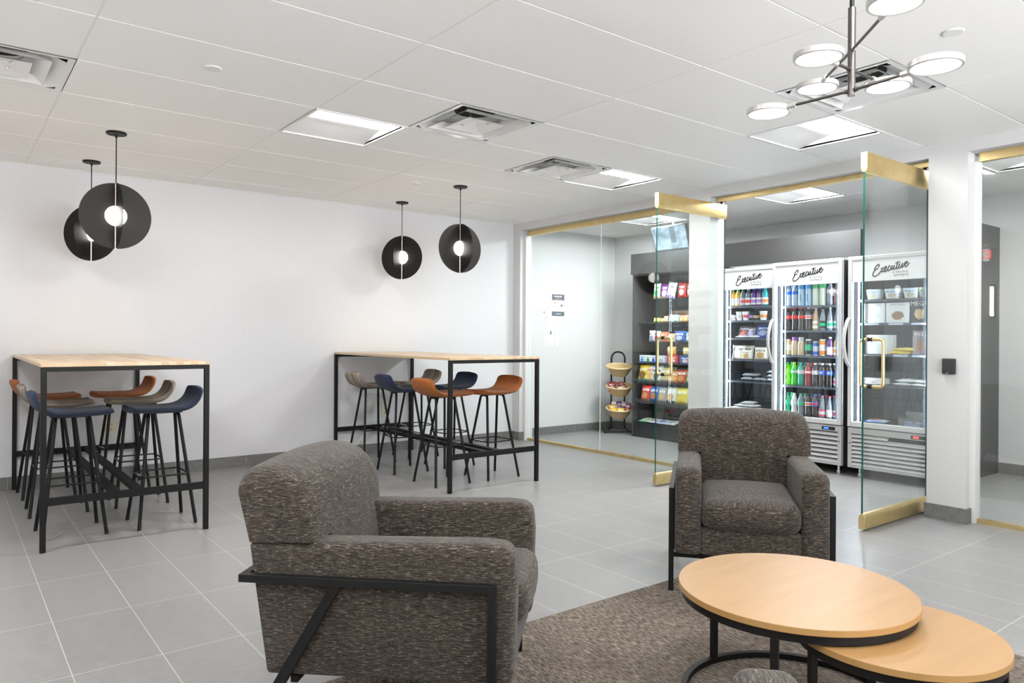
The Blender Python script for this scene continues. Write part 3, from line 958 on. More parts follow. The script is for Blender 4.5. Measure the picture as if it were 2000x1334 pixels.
# ------------------------------------------------------------------ nesting coffee tables
def round_table(cx, cy, R_, z, legs, label, arc=None):
    r = thing('coffee_table', label, 'coffee table', (cx, cy, .006), 0, 'nesting round coffee tables')
    z -= .006
    n = 96
    m = MB().lathe([(.0001,z-.021),(R_-.002,z-.021),(R_,z-.019),(R_,z-.0015),(R_-.0015,z),(.0001,z)], n)
    o = m.build('tabletop', [MAPLE, MAPLE_EDGE], r, angle=30)
    for p in o.data.polygons:
        if abs(p.normal.z) < .5: p.material_index = 1
    ro = R_-.010; ri = ro-.02
    def band(z0, z1, ro, ri):
        return MB().lathe([(ri,z0),(ro,z0),(ro,z1),(ri,z1),(ri,z0)], n)
    b = band(z-.047, z-.0212, ro, ri); b.f = [f for f in b.f if len(f) == 4]; b.mi = [0]*len(b.f)
    b.build('rim_band', BLACK, r, angle=40, merge=.0001)
    if arc:
        a0, a1 = arc; b = MB(); k_ = 72; vs = []; fs = []
        for q in range(k_+1):
            a = math.radians(a0+(a1-a0)*q/k_); c_, s_ = math.cos(a), math.sin(a)
            vs += [(ri*c_,ri*s_,0),(ro*c_,ro*s_,0),(ro*c_,ro*s_,.02),(ri*c_,ri*s_,.02)]
        for q in range(k_):
            for e in range(4): fs.append((4*q+e, 4*q+(e+1)%4, 4*q+4+(e+1)%4, 4*q+4+e))
        fs += [(0,1,2,3), (4*k_+3,4*k_+2,4*k_+1,4*k_)]
        b.add(vs, fs)
    else:
        b = band(0, .020, ro, ri); b.f = [f for f in b.f if len(f) == 4]; b.mi = [0]*len(b.f)
    b.build('base_ring', BLACK, r, angle=40, merge=.0001)
    for a in legs:
        M = rotz(math.radians(a))
        MB().box(ro-.020, ro, -.0115, .0115, .02, z-.047, M=M).build('leg', BLACK, r, bevel=.001)
    return r
round_table(2.248, 1.368, .3745, .395, [83, 203, 330], 'larger round coffee table with maple top, overlapping the lower one', (328.5, 564.5))
round_table(2.274, 1.047, .2935, .3425, [152, 281, 40], 'smaller lower round coffee table with maple top tucked under the larger one')

# rug
m = MB().box(.75, 3.285, -.62, 2.437, 0, .006)
tag(m.build('area_rug', RUG), 'brown flecked woven rug under the armchairs and round tables', 'rug')

# card reader on the pier
r = thing('wall_reader', 'small black wall mounted box on the white pier beside the open door', 'wall box', (5.36, 2.1275, 1.038))
MB().box(-.034, 0, -.038, .038, -.052, .052).build('body', BLACKM, r, bevel=.005, seg=3)
MB().prism([(-.036,-.050),(-.036,.050),(-.040,.044),(-.043,-.046)], -.034, .034, 'y').build('front_cover', BLACKM, r, bevel=.003)
MB().box(-.046, -.043, -.008, .008, -.046, -.041).build('badge', CHROME, r)

# dark end panel beyond the right pane, header and snack cabinet
CABX = 6.75
MB_ = MB
m = MB().box(6.50, XF_, 2.625, 2.648, 0, 2.245)
tag(m.build('end_panel', LAMIN), 'tall dark grey laminate panel behind the right hand pane', 'panel')
m = MB().box(6.70, 6.735, 3.43, 6.30, 1.985, 2.235); m.box(6.735, 6.77, 3.43, 3.45, 1.985, 2.235); m.box(6.735, 6.77, 3.365, 3.395, 0, 1.975); m.box(6.735,6.77,3.365,3.45,1.955,1.986)
tag(m.build('header_surround', LAMIN), 'dark grey laminate header spanning over the coolers and snack shelves', 'header panel')

SNY0, SNY1 = 4.90, 6.295
r = thing('snack_cabinet', 'dark open snack shelving cabinet behind the left fixed pane', 'snack shelves', (CABX, 0, 0))
SX = XF_-.02-CABX
MB().box(-.02, .36, SNY1-.022, SNY1, 0, 1.984).build('side_panel', LAMIN, r)
MB().box(-.02, .36, SNY0, SNY0+.022, 0, 1.984).build('side_panel', LAMIN, r)
MB().box(.34, .36, SNY0+.022, SNY1-.022, 0, 1.984).build('back_panel', LAMIN, r)
MB().box(-.01, .34, SNY0+.022, SNY1-.022, 0, .155).build('plinth', LAMIN2, r)
MB().box(-.02, .34, SNY0+.022, SNY1-.022, 1.962, 1.984).build('top_panel', LAMIN, r)
SHZ = [.175, .435, .675, .915]
for z in SHZ:
    sh_ = MB().box(-.005, .34, SNY0+.022, SNY1-.022, z-.018, z).build('shelf', LAMIN2, r)
    MB().box(-.009, -.005, SNY0+.03, SNY1-.03, z-.016, z+.035 if z < .9 else z+.012).build('front_lip', ACRYL, sh_)
for z in (1.40,):
    sh_ = MB().box(.06, .34, SNY0+.022, SNY1-.022, z-.012, z).build('shelf', LAMIN2, r)
for z in (.415, .655, .895):
    MB().box(.015, .035, SNY0+.05, SNY1-.05, z+.0015, z+.002).build('light_strip', SHELFLED, r)
m = MB()
for z0 in (.19, .45, .69):
    for k in range(7): m.box(.02, .03, SNY1-.0235, SNY1-.022, z0+.02+k*.03, z0+.028+k*.03)
m.build('peg_holes', CHROME, r)

# ------------------------------------------------------------------ package materials
def art(name, base, blob, low, ink=None, gloss=.3):
    """printed foil or card: base colour, a round picture, a coloured foot and a name band"""
    if name in MATS: return MATS[name]
    m, nt, b, o = newmat(name)
    b.inputs['Roughness'].default_value = gloss
    tc = N(nt, 'ShaderNodeTexCoord'); sp = N(nt, 'ShaderNodeSeparateXYZ'); L(nt, tc.outputs['Generated'], sp.inputs[0])
    u, z = sp.outputs[0], sp.outputs[2]
    du = math_(nt, 'SUBTRACT', u, .5); dz = math_(nt, 'SUBTRACT', z, .36)
    d = math_(nt, 'SQRT', math_(nt, 'ADD', math_(nt, 'MULTIPLY', du, du), math_(nt, 'MULTIPLY', math_(nt, 'MULTIPLY', dz, dz), 1.6)))
    n = noise(nt, coords(nt, (45,45,45)), 1, 3, .6)
    d = math_(nt, 'ADD', d, math_(nt, 'MULTIPLY', math_(nt, 'SUBTRACT', n, .5), .22))
    c = mixc(nt, math_(nt, 'LESS_THAN', z, .16), (*base, 1), (*low, 1))
    c = mixc(nt, math_(nt, 'LESS_THAN', d, .27), c, (*blob, 1))
    k = math_(nt, 'MULTIPLY', math_(nt, 'LESS_THAN', math_(nt, 'ABSOLUTE', math_(nt, 'SUBTRACT', z, .70)), .075),
              math_(nt, 'LESS_THAN', math_(nt, 'ABSOLUTE', du), .33))
    n2 = noise(nt, coords(nt, (160,160,20)), 1, 1)
    k = math_(nt, 'MULTIPLY', k, math_(nt, 'GREATER_THAN', n2, .45))
    c = mixc(nt, k, c, (*(ink or (.9,.9,.9)), 1))
    L(nt, c, b.inputs['Base Color'])
    MATS[name] = m
    return m
W_ = (.85,.85,.85); K_ = (.03,.03,.03)
RED_, BLU_, YEL_, GRN_, ORG_, PUR_, LAV_, BRN_, GRY_, TEA_ = (.62,.03,.03), (.02,.10,.55), (.80,.58,.03), (.06,.38,.08), (.80,.26,.03), (.22,.03,.28), (.50,.40,.75), (.28,.13,.05), (.42,.42,.44), (.03,.40,.40)

# snack bags hang or lean; local x across, y depth (front = -y), z up
def bag(w, h, d, mtl, name='snack_bag', crimp=.012, sag=0):
    nx, nz = 8, 10; vs = []; fs = []
    for side in (-1, 1):
        for j in range(nz+1):
            for i in range(nx+1):
                u = -1+2*i/nx; v = j/nz
                f = (1-abs(u)**2.5)**.6 * max(0, 1-abs(2*v-1)**3)**.6
                wx = w/2*(1-.08*math.sin(PI*v))
                cr = .0025*math.sin(u*9+v*7)*(f)
                z = h*v
                if sag: f *= (1.25-.5*v)
                vs.append((u*wx, side*(.0012+(d/2)*f)+cr, z))
    W = nx+1; H = (nz+1)*W
    for s in (0, 1):
        for j in range(nz):
            for i in range(nx):
                a = s*H+j*W+i; q = (a, a+1, a+W+1, a+W)
                fs.append(q if s == 0 else q[::-1])
    for i in range(nx):
        fs.append((i+1, i, H+i, H+i+1)); a = nz*W+i; fs.append((a, a+1, H+a+1, H+a))
    for j in range(nz):
        a = j*W; fs.append((a, a+W, H+a+W, H+a)); a = j*W+nx; fs.append((a+W, a, H+a, H+a+W))
    m = MB(); m.add(vs, fs)
    return m.build(name, mtl, angle=60)
def put(o, loc, rz=0, rx=0, ry=0, label=None, cat=None, group=None):
    o.rotation_mode = 'ZXY' if False else 'XYZ'
    M = Matrix.Translation(loc) @ rotz(rz) @ Matrix.Rotation(rx, 4, 'X') @ Matrix.Rotation(ry, 4, 'Y')
    o.matrix_world = M
    return tag(o, label, cat, group)
RZ = -PI/2      # things on the shelves face the room (local -y toward -X, local x toward -Y)
def sy(px):     # shelf position across the snack cabinet from the photo
    return 6.038-(px-1268)*.0078
GS = 'packets in the snack cabinet'
rowA = [(1279,.105,.185,.04,art('art_green_white',(.80,.85,.80),GRN_,(.55,.35,.2),GRN_),'green and white snack packet at the left end of the top row'),
 (1294,.13,.175,.04,art('art_purple_ring',PUR_,(.75,.65,.72),(.5,.35,.3)),'purple snack packet with pale round picture on the top row'),
 (1306,.135,.19,.04,art('art_lavender',(.80,.80,.86),LAV_,(.45,.36,.72),(.25,.25,.3)),'white and lavender snack packet hanging tilted on the top row'),
 (1327,.12,.175,.04,art('art_red_foil',RED_,(.75,.55,.5),RED_),'red snack packet on the top row of the snack cabinet'),
 (1343,.10,.175,.04,art('art_red_white',(.62,.06,.06),W_,RED_),'red and white snack packet at the pier end of the top row')]
for i, (px, w, h, d, mt, lb) in enumerate(rowA):
    put(bag(w, h, d, mt), (CABX+.03+.008*(i % 2), sy(px), 1.682), RZ, math.radians(-6), math.radians(9 if i == 2 else 0), lb, 'snack packet', GS)
m = MB()
for px in (1279, 1294, 1306, 1327, 1343): m.tube([(.34, sy(px), 1.855), (.02, sy(px), 1.862), (.012, sy(px), 1.868)], .0025, 6)
for px in (1268, 1278, 1300, 1318, 1335): m.tube([(.34, sy(px), 1.30), (.0, sy(px), 1.305), (-.006, sy(px), 1.312)], .0025, 6)
m.build('peg_hook', CHROME, r)
def carton(w, d, h, mats, name, tray=False):
    m = MB()
    if tray:
        t = .003
        m.box(-w/2, w/2, -d/2, d/2, 0, t); m.box(-w/2, w/2, -d/2, -d/2+t, t, h*.55); m.box(-w/2, w/2, d/2-t, d/2, t, h)
        m.box(-w/2, -w/2+t, -d/2+t, d/2-t, t, h*.8); m.box(w/2-t, w/2, -d/2+t, d/2-t, t, h*.8)
    else:
        m.box(-w/2, w/2, -d/2, d/2, 0, h)
    return m.build(name, mats, bevel=.0015)
# row B: shelf at 1.40
put(carton(.26,.10,.14,art('art_brown_card',(.42,.28,.20),(.55,.45,.38),(.36,.22,.15),(.2,.12,.08)),'snack_carton'), (CABX+.25, sy(1306), 1.40), RZ, 0, 0, 'brown display carton at the back of the second snack shelf', 'carton', GS)
put(bag(.16,.10,.07,art('art_orange_dome',ORG_,(.8,.55,.1),YEL_)), (CABX+.20, sy(1338), 1.40), RZ, 0, 0, 'orange and yellow packet standing near the pier on the second shelf', 'snack packet', GS)
for i, (px, w, h, mt, lb) in enumerate([
 (1271,.10,.055,art('art_lime_bar',(.55,.72,.12),(.8,.8,.4),(.3,.5,.1)),'lime green bar at the left end of the second snack shelf'),
 (1283,.09,.05,art('art_orange_bar',ORG_,(.85,.6,.3),YEL_),'orange bar beside the lime one on the second snack shelf'),
 (1289,.07,.075,art('art_peach_bar',(.72,.42,.28),W_,(.6,.3,.2)),'peach coloured bar pack in front of the brown carton'),
 (1300,.10,.09,art('art_mint_bar',(.72,.80,.74),(.5,.7,.6),(.6,.7,.65)),'pale mint bar pack leaning in front of the brown carton'),
 (1309,.09,.09,art('art_sky_bar',(.30,.55,.62),W_,(.2,.4,.5)),'sky blue bar pack leaning right of the mint one'),
 (1320,.08,.085,art('art_coral_bar',(.78,.22,.10),(.8,.6,.2),(.8,.6,.2)),'coral red bar pack below the orange packet'),
 (1327,.08,.085,art('art_amber_bar',(.80,.36,.12),(.8,.65,.3),(.75,.5,.2)),'amber bar pack right of the coral one'),
 (1336,.09,.09,art('art_cherry_bar',(.55,.04,.07),W_,(.5,.03,.05)),'cherry red and white bar pack at the pier end of the second shelf')]):
    put(bag(w, h, .025, mt, 'snack_bar'), (CABX+.10, sy(px), 1.402), RZ, math.radians(-14), math.radians(10 if i in (3,4) else 0), lb, 'snack bar', GS)
# row C: hanging packets
for i, (px, w, h, mt, lb) in enumerate([
 (1271,.11,.135,art('art_white_blue',W_,(.25,.3,.5),(.2,.25,.45),(.2,.2,.4)),'white and blue packet at the left end of the hanging row'),
 (1280,.10,.13,art('art_cream_red',(.80,.74,.70),RED_,(.3,.25,.4),RED_),'cream and red packet second in the hanging row'),
 (1294,.13,.12,art('art_orange_red',(.70,.16,.05),(.8,.5,.3),ORG_),'orange red packet in the hanging row beside the door edge'),
 (1308,.12,.10,art('art_tan_mix',(.55,.38,.22),(.7,.3,.2),(.6,.5,.4)),'tan packet in the hanging row behind the door pull'),
 (1323,.16,.13,art('art_deep_blue',(.05,.12,.42),(.5,.6,.75),(.04,.1,.36)),'deep blue packet in the hanging row near the pier'),
 (1340,.11,.12,art('art_sky_blue',(.12,.36,.62),W_,(.1,.25,.5)),'sky blue packet at the pier end of the hanging row')]):
    put(bag(w, h, .045, mt), (CABX+.03+.004*i, sy(px), 1.165), RZ, math.radians(-5), 0, lb, 'snack packet', GS)
# row D: cartons and round cookie packs on the .915 shelf
for i, (px, w, h, mt, lb) in enumerate([
 (1252,.085,.085,art('art_blue_panel',(.70,.78,.86),(.05,.2,.6),(.05,.2,.6),(.05,.2,.6)),'white and light blue carton at the left end of the fourth shelf'),
 (1264,.085,.085,art('art_green_panel',(.78,.82,.78),(.03,.22,.07),(.03,.22,.07),(.03,.25,.07)),'white and dark green carton second on the fourth shelf'),
 (1275,.085,.085,art('art_royal_panel',(.75,.77,.86),(.02,.07,.5),(.02,.07,.5),(.02,.07,.5)),'white and royal blue carton third on the fourth shelf'),
 (1290,.12,.085,art('art_grey_panel',(.62,.64,.72),(.4,.42,.6),(.4,.42,.55)),'pale grey carton behind the door edge on the fourth shelf'),
 (1312,.15,.095,art('art_red_carton',(.62,.07,.07),W_,(.55,.05,.05)),'red and white carton on the fourth shelf behind the door pull'),
 (1336,.15,.090,art('art_blue_carton',(.06,.12,.40),(.75,.55,.5),(.05,.08,.35)),'blue carton with red oval at the pier end of the fourth shelf')]):
    put(carton(w, .10, h, mt, 'snack_carton'), (CABX+.065, sy(px), .915), RZ, 0, 0, lb, 'carton', GS)
for px, mt, lb in [(1306, art('art_gold_round',(.72,.42,.08),(.8,.6,.2),(.6,.35,.06)), 'round golden cookie bag on the red carton'),
                   (1336, art('art_olive_round',(.58,.50,.22),(.75,.65,.35),(.5,.42,.18)), 'round olive gold cookie bag on the blue carton')]:
    put(bag(.13,.10,.09,mt,'cookie_bag'), (CABX+.065, sy(px), 1.01 if px < 1330 else 1.005), RZ, 0, 0, lb, 'cookie bag', GS)
put(bag(.11,.09,.08,art('art_amber_round',(.70,.34,.06),(.85,.6,.25),(.6,.3,.05)),'cookie bag'.replace(' ','_')), (CABX+.16, sy(1322), .997), RZ, 0, 0, 'round amber cookie bag between the golden one and the olive one', 'cookie bag', GS) if False else None
# rows E and F: chip bags
ORDB = ['leftmost','second from left','third from left','fourth from left','fifth from left']
CHIP = [
 (.675, [(1250,.16,.21,art('art_yellow_chip',YEL_,(.25,.12,.05),(.12,.45,.32)),'yellow and teal chip bag at the left end of the upper chip shelf'),
         (1265,.14,.205,art('art_white_chip',(.82,.80,.80),(.8,.5,.2),(.75,.6,.4),(.6,.1,.1)),'white chip bag second on the upper chip shelf'),
         (1278,.13,.20,art('art_silver_chip',(.75,.76,.78),(.1,.1,.1),(.45,.45,.46),K_),'silver chip bag third on the upper chip shelf'),
         (1293,.14,.19,art('art_gold_chip',(.72,.58,.20),(.6,.5,.3),(.3,.32,.3)),'gold chip bag just right of the door edge on the upper chip shelf'),
         (1311,.15,.15,art('art_orange_chip',(.70,.30,.06),(.8,.5,.2),(.6,.25,.05)),'orange chip bag slumped on the upper chip shelf'),
         (1325,.16,.17,art('art_rust_chip',(.55,.08,.04),(.7,.3,.1),(.5,.06,.04)),'dark red chip bag slumped beside the orange one'),
         (1342,.12,.17,art('art_green_chip',(.10,.34,.10),(.5,.6,.3),(.08,.28,.08)),'green chip bag at the pier end of the upper chip shelf')]),
 (.435, [(1255,.15,.20,art('art_red_chip',(.66,.04,.03),(.65,.28,.1),(.4,.15,.08),W_),'red chip bag at the left end of the lower chip shelf'),
         (1271,.14,.195,art('art_blue_chip',(.02,.16,.62),(.55,.25,.08),(.02,.12,.5),W_),'bright blue chip bag second on the lower chip shelf'),
         (1288,.13,.19,art('art_grey_chip',(.38,.37,.36),(.7,.45,.2),(.3,.28,.26)),'grey chip bag right of the blue one'),
         (1305,.15,.20,art('art_white_fries',(.80,.80,.83),(.75,.45,.15),(.12,.12,.13)),'white chip bag with black foot on the lower chip shelf'),
         (1327,.19,.20,art('art_lemon_chip',(.80,.70,.12),(.8,.62,.1),(.75,.6,.08),W_),'wide lemon yellow chip bag on the lower chip shelf'),
         (1343,.12,.18,art('art_blue_orange',(.45,.55,.72),ORG_,(.6,.3,.1)),'pale blue and orange chip bag at the pier end of the lower chip shelf')])]
for z, row in CHIP:
    for i, (px, w, h, mt, lb) in enumerate(row):
        put(bag(w*1.1, h, .065, mt, 'chip_bag', sag=1), (CABX+.050+.010*(i % 2), sy(px), z+.002), RZ, math.radians(-13), 0, lb, 'chip bag', GS)
        if i < 5:
            put(bag(w, h, .055, mt, 'chip_bag', sag=1), (CABX+.145, sy(px+3), z+.002), RZ, math.radians(-8), 0, lb.split(' chip bag')[0]+' chip bag, '+ORDB[i]+' in the back row of the '+('upper' if z > .6 else 'lower')+' shelf', 'chip bag', GS)
for i, (px, w, mt, lb) in enumerate([
 (1252,.14,art('art_flat_lime',(.45,.65,.25),W_,(.2,.5,.3)),'flat green and yellow packet at the left end of the lowest shelf'),
 (1270,.15,art('art_flat_white',(.80,.80,.84),(.4,.3,.5),(.6,.6,.7)),'flat white packet second on the lowest shelf'),
 (1288,.14,art('art_flat_lilac',(.70,.70,.84),(.15,.2,.5),(.5,.5,.7)),'flat lilac packet on the lowest shelf behind the door edge'),
 (1306,.15,art('art_flat_pale',(.82,.83,.86),(.5,.55,.7),(.6,.6,.7)),'flat pale blue packet on the lowest shelf beside the armchair back')]):
    put(bag(w, .16, .03, mt, 'candy_packet'), (CABX+.02, sy(px), .192), RZ, math.radians(-80), 0, lb, 'candy packet', GS)

# ------------------------------------------------------------------ screen hung over the snack shelves
def m_screen():
    m, nt, b, o = newmat('lit_screen')
    tc = N(nt, 'ShaderNodeTexCoord'); sp = N(nt, 'ShaderNodeSeparateXYZ'); L(nt, tc.outputs['Generated'], sp.inputs[0])
    n = noise(nt, coords(nt, (5,1,7)), 1, 3, .6)
    c = ramp(nt, n, [(.35, (.22,.33,.45)), (.6, (.62,.76,.88))])
    k = math_(nt, 'MULTIPLY', math_(nt, 'LESS_THAN', math_(nt, 'ABSOLUTE', math_(nt, 'SUBTRACT', sp.outputs[0], .60)), .08), math_(nt, 'GREATER_THAN', sp.outputs[2], .28))
    c = mixc(nt, math_(nt, 'MULTIPLY', k, .7), c, (.16,.20,.24,1))
    b.inputs['Base Color'].default_value = (0,0,0,1)
    L(nt, c, b.inputs['Emission Color']); b.inputs['Emission Strength'].default_value = 1.35
    b.inputs['Roughness'].default_value = .2
    return m
r = thing('hanging_monitor', 'flat security screen tilted down from the ceiling above the snack shelves', 'monitor', (6.34, 5.40, 2.318))
M = Matrix.Translation((6.36, 5.395, 2.315)) @ rotz(RZ) @ Matrix.Rotation(math.radians(17), 4, 'X')
r.matrix_world = Matrix.Translation((6.36, 5.395, 2.315))
Rl = rotz(RZ) @ Matrix.Rotation(math.radians(17), 4, 'X')
MB().box(-.245, .245, 0, .03, -.14, .14, M=Rl).build('housing', mat('grey_bezel', (.10,.105,.11), .4), r, bevel=.004)
sc_ = MB().box(-.228, .228, -.0015, 0, -.120, .128); o = sc_.build('screen', m_screen(), r); o.matrix_basis = Rl
MB().box(-.06, .06, .03, .05, -.06, .06, M=Rl).build('bracket', BLACK, r)
MB().tube([(.04,0,.0),(.05,0,.10),(.05,0,CEIL-2.315)], .012, 10).build('mount_pole', WHITEP, r)

# ------------------------------------------------------------------ notices on the side room wall
def notice(x0, x1, z0, z1, label, kind):
    w = (x1-x0); h = (z1-z0)
    r = thing('wall_notice', label, 'notice', ((x0+x1)/2, 7.0, (z0+z1)/2), 0, 'paper notices on the glazed room wall')
    MB().box(-w/2, w/2, -.003, 0, -h/2, h/2).build('sheet', PAPER, r)
    e = -.0045
    if kind == 0:
        MB().box(-w/2, w/2, e, -.003, h*.18, h/2).build('photo_panel', art('art_notice_photo',(.12,.13,.17),(.25,.2,.2),(.6,.6,.62)), r)
        MB().box(-w/2, w/2, e, -.003, -h/2, -h*.30).build('footer_band', mat('slate_print', (.09,.11,.13), .6), r)
        m = MB().box(-.06,-.045,e,-.003,.015,.035); m.build('orange_mark', mat('orange_print', (.7,.2,.06), .6), r)
        m = MB()
        for k in range(4): m.box(-.07, .0, e, -.003, -.005-k*.013, -.002-k*.013)
        m.box(-.04,.05,e-.001,e,-.115,-.105)
        m.build('print', mat('pale_print', (.55,.55,.58), .7), r)
        MB().box(.04,.075,e,-.003,-.02,.01).build('picture', mat('brown_print', (.28,.15,.10), .7), r)
    elif kind == 1:
        m = MB()
        for k, wd in enumerate((.09,.0,.07,.05,.065)):
            if wd: m.box(-wd/2, wd/2, e, -.003, .062-k*.028, .066-k*.028)
        m.box(-.045,-.02,e,-.003,.02,.032); m.build('print', GREYINK, r)
    else:
        m = MB()
        for cx in (-.05, .05):
            for cz in (.065, -.06):
                for k in range(5): m.box(cx-.035, cx+.025-.01*(k % 2), e, -.003, cz+.045-k*.013, cz+.0475-k*.013)
        m.build('print', mat('pale_print', (.55,.55,.58), .7), r)
        m = MB().box(-.035,-.015,e,-.003,.0,.045); m.box(-.07,-.06,e,-.003,0,.012); m.box(.035,.045,e,-.003,0,.012); m.box(.035,.045,e,-.003,-.125,-.113); m.box(-.07,-.06,e,-.003,-.125,-.113); m.build('pictogram', mat('navy_print', (.05,.06,.14), .7), r)
notice(6.025, 6.230, 1.481, 1.750, 'tallest paper notice, with dark photo on top and slate band at the foot', 0)
notice(5.866, 5.995, 1.403, 1.585, 'smallest paper notice with a few grey lines, nearest the glass', 1)
notice(5.927, 6.141, 1.107, 1.383, 'lowest paper notice, printed in four small blocks', 2)

# ------------------------------------------------------------------ wicker basket rack
def m_wicker():
    m, nt, b, o = newmat('wicker')
    b.inputs['Roughness'].default_value = .6
    tc = N(nt, 'ShaderNodeTexCoord'); sp = N(nt, 'ShaderNodeSeparateXYZ'); L(nt, tc.outputs['Object'], sp.inputs[0])
    a = math_(nt, 'ARCTAN2', sp.outputs[1], sp.outputs[0])
    s1 = math_(nt, 'SINE', math_(nt, 'MULTIPLY', a, 22)); s2 = math_(nt, 'SINE', math_(nt, 'MULTIPLY', sp.outputs[2], 520))
    f = math_(nt, 'ADD', math_(nt, 'MULTIPLY', math_(nt, 'MULTIPLY', s1, s2), .35), .5)
    c = ramp(nt, f, [(.15, (.34,.20,.08)), (.5, (.60,.42,.21)), (.85, (.74,.57,.34))])
    L(nt, c, b.inputs['Base Color']); bump(nt, b, f, .7, .004)
    return m
WICK = m_wicker()
RKX, RKY = 6.83, 6.62
fd = Vector((-.62,-.78,0)).normalized()           # rack faces the room through the glass
rk = thing('basket_rack', 'black metal rack holding three tilted wicker baskets in the corner behind the glass', 'basket rack', (RKX, RKY, 0), math.atan2(fd.y, fd.x)+PI/2)
# local: -y = front, x = across
m = MB()
arch = [(-.085,.06,.05),(-.085,.06,.93)]+[(-.085*math.cos(a), .06, .945+.085*math.sin(a)) for a in [PI*k/10 for k in range(0,11)]]+[(.085,.06,.93),(.085,.06,.05)]
m.tube(arch, .011, 10)
m.build('upright', BLACK, rk)
m = MB()
for s in (-1, 1): m.tube(crom([(s*.085,.06,.14),(s*.09,.06,.07),(s*.13,.03,.025),(s*.185,-.06,.022)], 5), .010, 8)
m.tube([(-.185,-.06,.022),(.185,-.06,.022)], .010, 8); m.tube([(-.185,-.06,.022),(-.185,.10,.022)], .010, 8); m.tube([(.185,-.06,.022),(.185,.10,.022)], .010, 8)
m.build('base', BLACK, rk)
m = MB()
for sx in (-1,1):
    for sy_ in (-.06,.10): m.lathe([(.0001,0),(.014,0),(.014,.014),(.0001,.014)], 12, c=(sx*.17,sy_,0))
m.build('glide', RUBBER, rk)
for k, zb_ in enumerate((.735, .485, .205)):
    M = Matrix.Translation((0,-.065,zb_)) @ Matrix.Rotation(math.radians(15), 4, 'X')
    prof = [(.0001,0),(.085,0),(.112,.045),(.140,.105),(.146,.112),(.150,.118),(.145,.125),(.135,.122),(.128,.112),(.102,.045),(.078,.010),(.0001,.010)]
    b_ = MB().lathe(prof, 40, sx=1.12, sy=.86).build('basket', WICK, rk, angle=50); b_.matrix_basis = M
    rm = MB().tube([(.147*1.12*math.cos(a), .147*.86*math.sin(a), .120) for a in [2*PI*q/36 for q in range(36)]], .010, 8, closed=True).build('rolled_rim', mat('wicker_rim', (.66,.48,.27), .55), b_)
    m = MB().tube([(-.085,.125,.09),(-.085,.15,.085)], .006, 8); m.tube([(.085,.125,.09),(.085,.15,.085)], .006, 8); hk = m.build('hook', BLACK, b_)
Mr = Matrix.Translation((RKX, RKY, 0)) @ rotz(math.atan2(fd.y, fd.x)+PI/2)
def inb(k, x, y, z, rz, rx, w, h, mt, lb):
    zb_ = (.735, .485, .205)[k]
    M = Mr @ Matrix.Translation((0,-.065,zb_)) @ Matrix.Rotation(math.radians(15), 4, 'X') @ Matrix.Translation((x,y,z)) @ rotz(rz) @ Matrix.Rotation(rx, 4, 'X')
    o = bag(w, h, .035, mt); o.matrix_world = M; tag(o, lb, 'snack packet', 'packets in the wicker baskets')
inb(1,-.085,-.01,.045,.3,-.5,.11,.13,art('art_maroon',(.35,.03,.05),(.7,.5,.5),RED_),'maroon packet at the left of the middle wicker basket')
inb(1,-.01,-.0,.06,-.2,-1.0,.11,.11,art('art_brown_mix',(.40,.18,.07),(.75,.4,.1),BRN_),'brown and gold packet at the centre of the middle wicker basket')
inb(1,.06,.01,.06,.5,-.9,.11,.13,art('art_red_sky',(.60,.05,.04),(.8,.5,.4),(.25,.45,.6)),'red packet at the right of the middle wicker basket')
inb(1,.03,-.06,.075,.1,-1.2,.10,.08,art('art_sky_mix',(.35,.55,.70),ORG_,(.7,.4,.1)),'blue and orange packet lying at the front of the middle wicker basket')
inb(2,-.055,-.03,.06,.4,-.6,.13,.12,art('art_amber_foil',(.72,.40,.05),(.85,.6,.1),YEL_),'amber packet at the left of the lowest wicker basket')
inb(2,.01,-.055,.07,-.1,-1.0,.11,.09,art('art_gold_foil',(.78,.50,.06),(.8,.6,.2),YEL_),'gold packet lying at the front of the lowest wicker basket')
inb(2,-.055,.045,.07,0,-.15,.085,.115,art('art_card_white',(.80,.80,.78),(.6,.6,.6),(.3,.3,.35),K_),'white card packet upright at the back left of the lowest basket')
inb(2,.0,.035,.07,.1,-.15,.08,.125,art('art_violet_card',(.16,.03,.22),(.5,.4,.6),(.2,.05,.3)),'violet packet upright at the back of the lowest basket')
inb(2,.06,.025,.07,-.2,-.2,.08,.12,art('art_violet_white',(.55,.52,.60),(.18,.04,.25),(.2,.05,.3)),'violet and white packet upright at the right of the lowest basket')
inb(2,.095,-.02,.05,-.5,-.3,.08,.14,art('art_violet_orange',(.28,.05,.22),(.75,.35,.1),(.8,.8,.82)),'violet and orange packet leaning out of the right of the lowest basket')
inb(0,.0,.0,.012,.4,-1.5,.05,.05,art('art_tiny_green',(.15,.45,.2),W_,(.1,.4,.2)),'tiny green packet left in the nearly empty top basket')

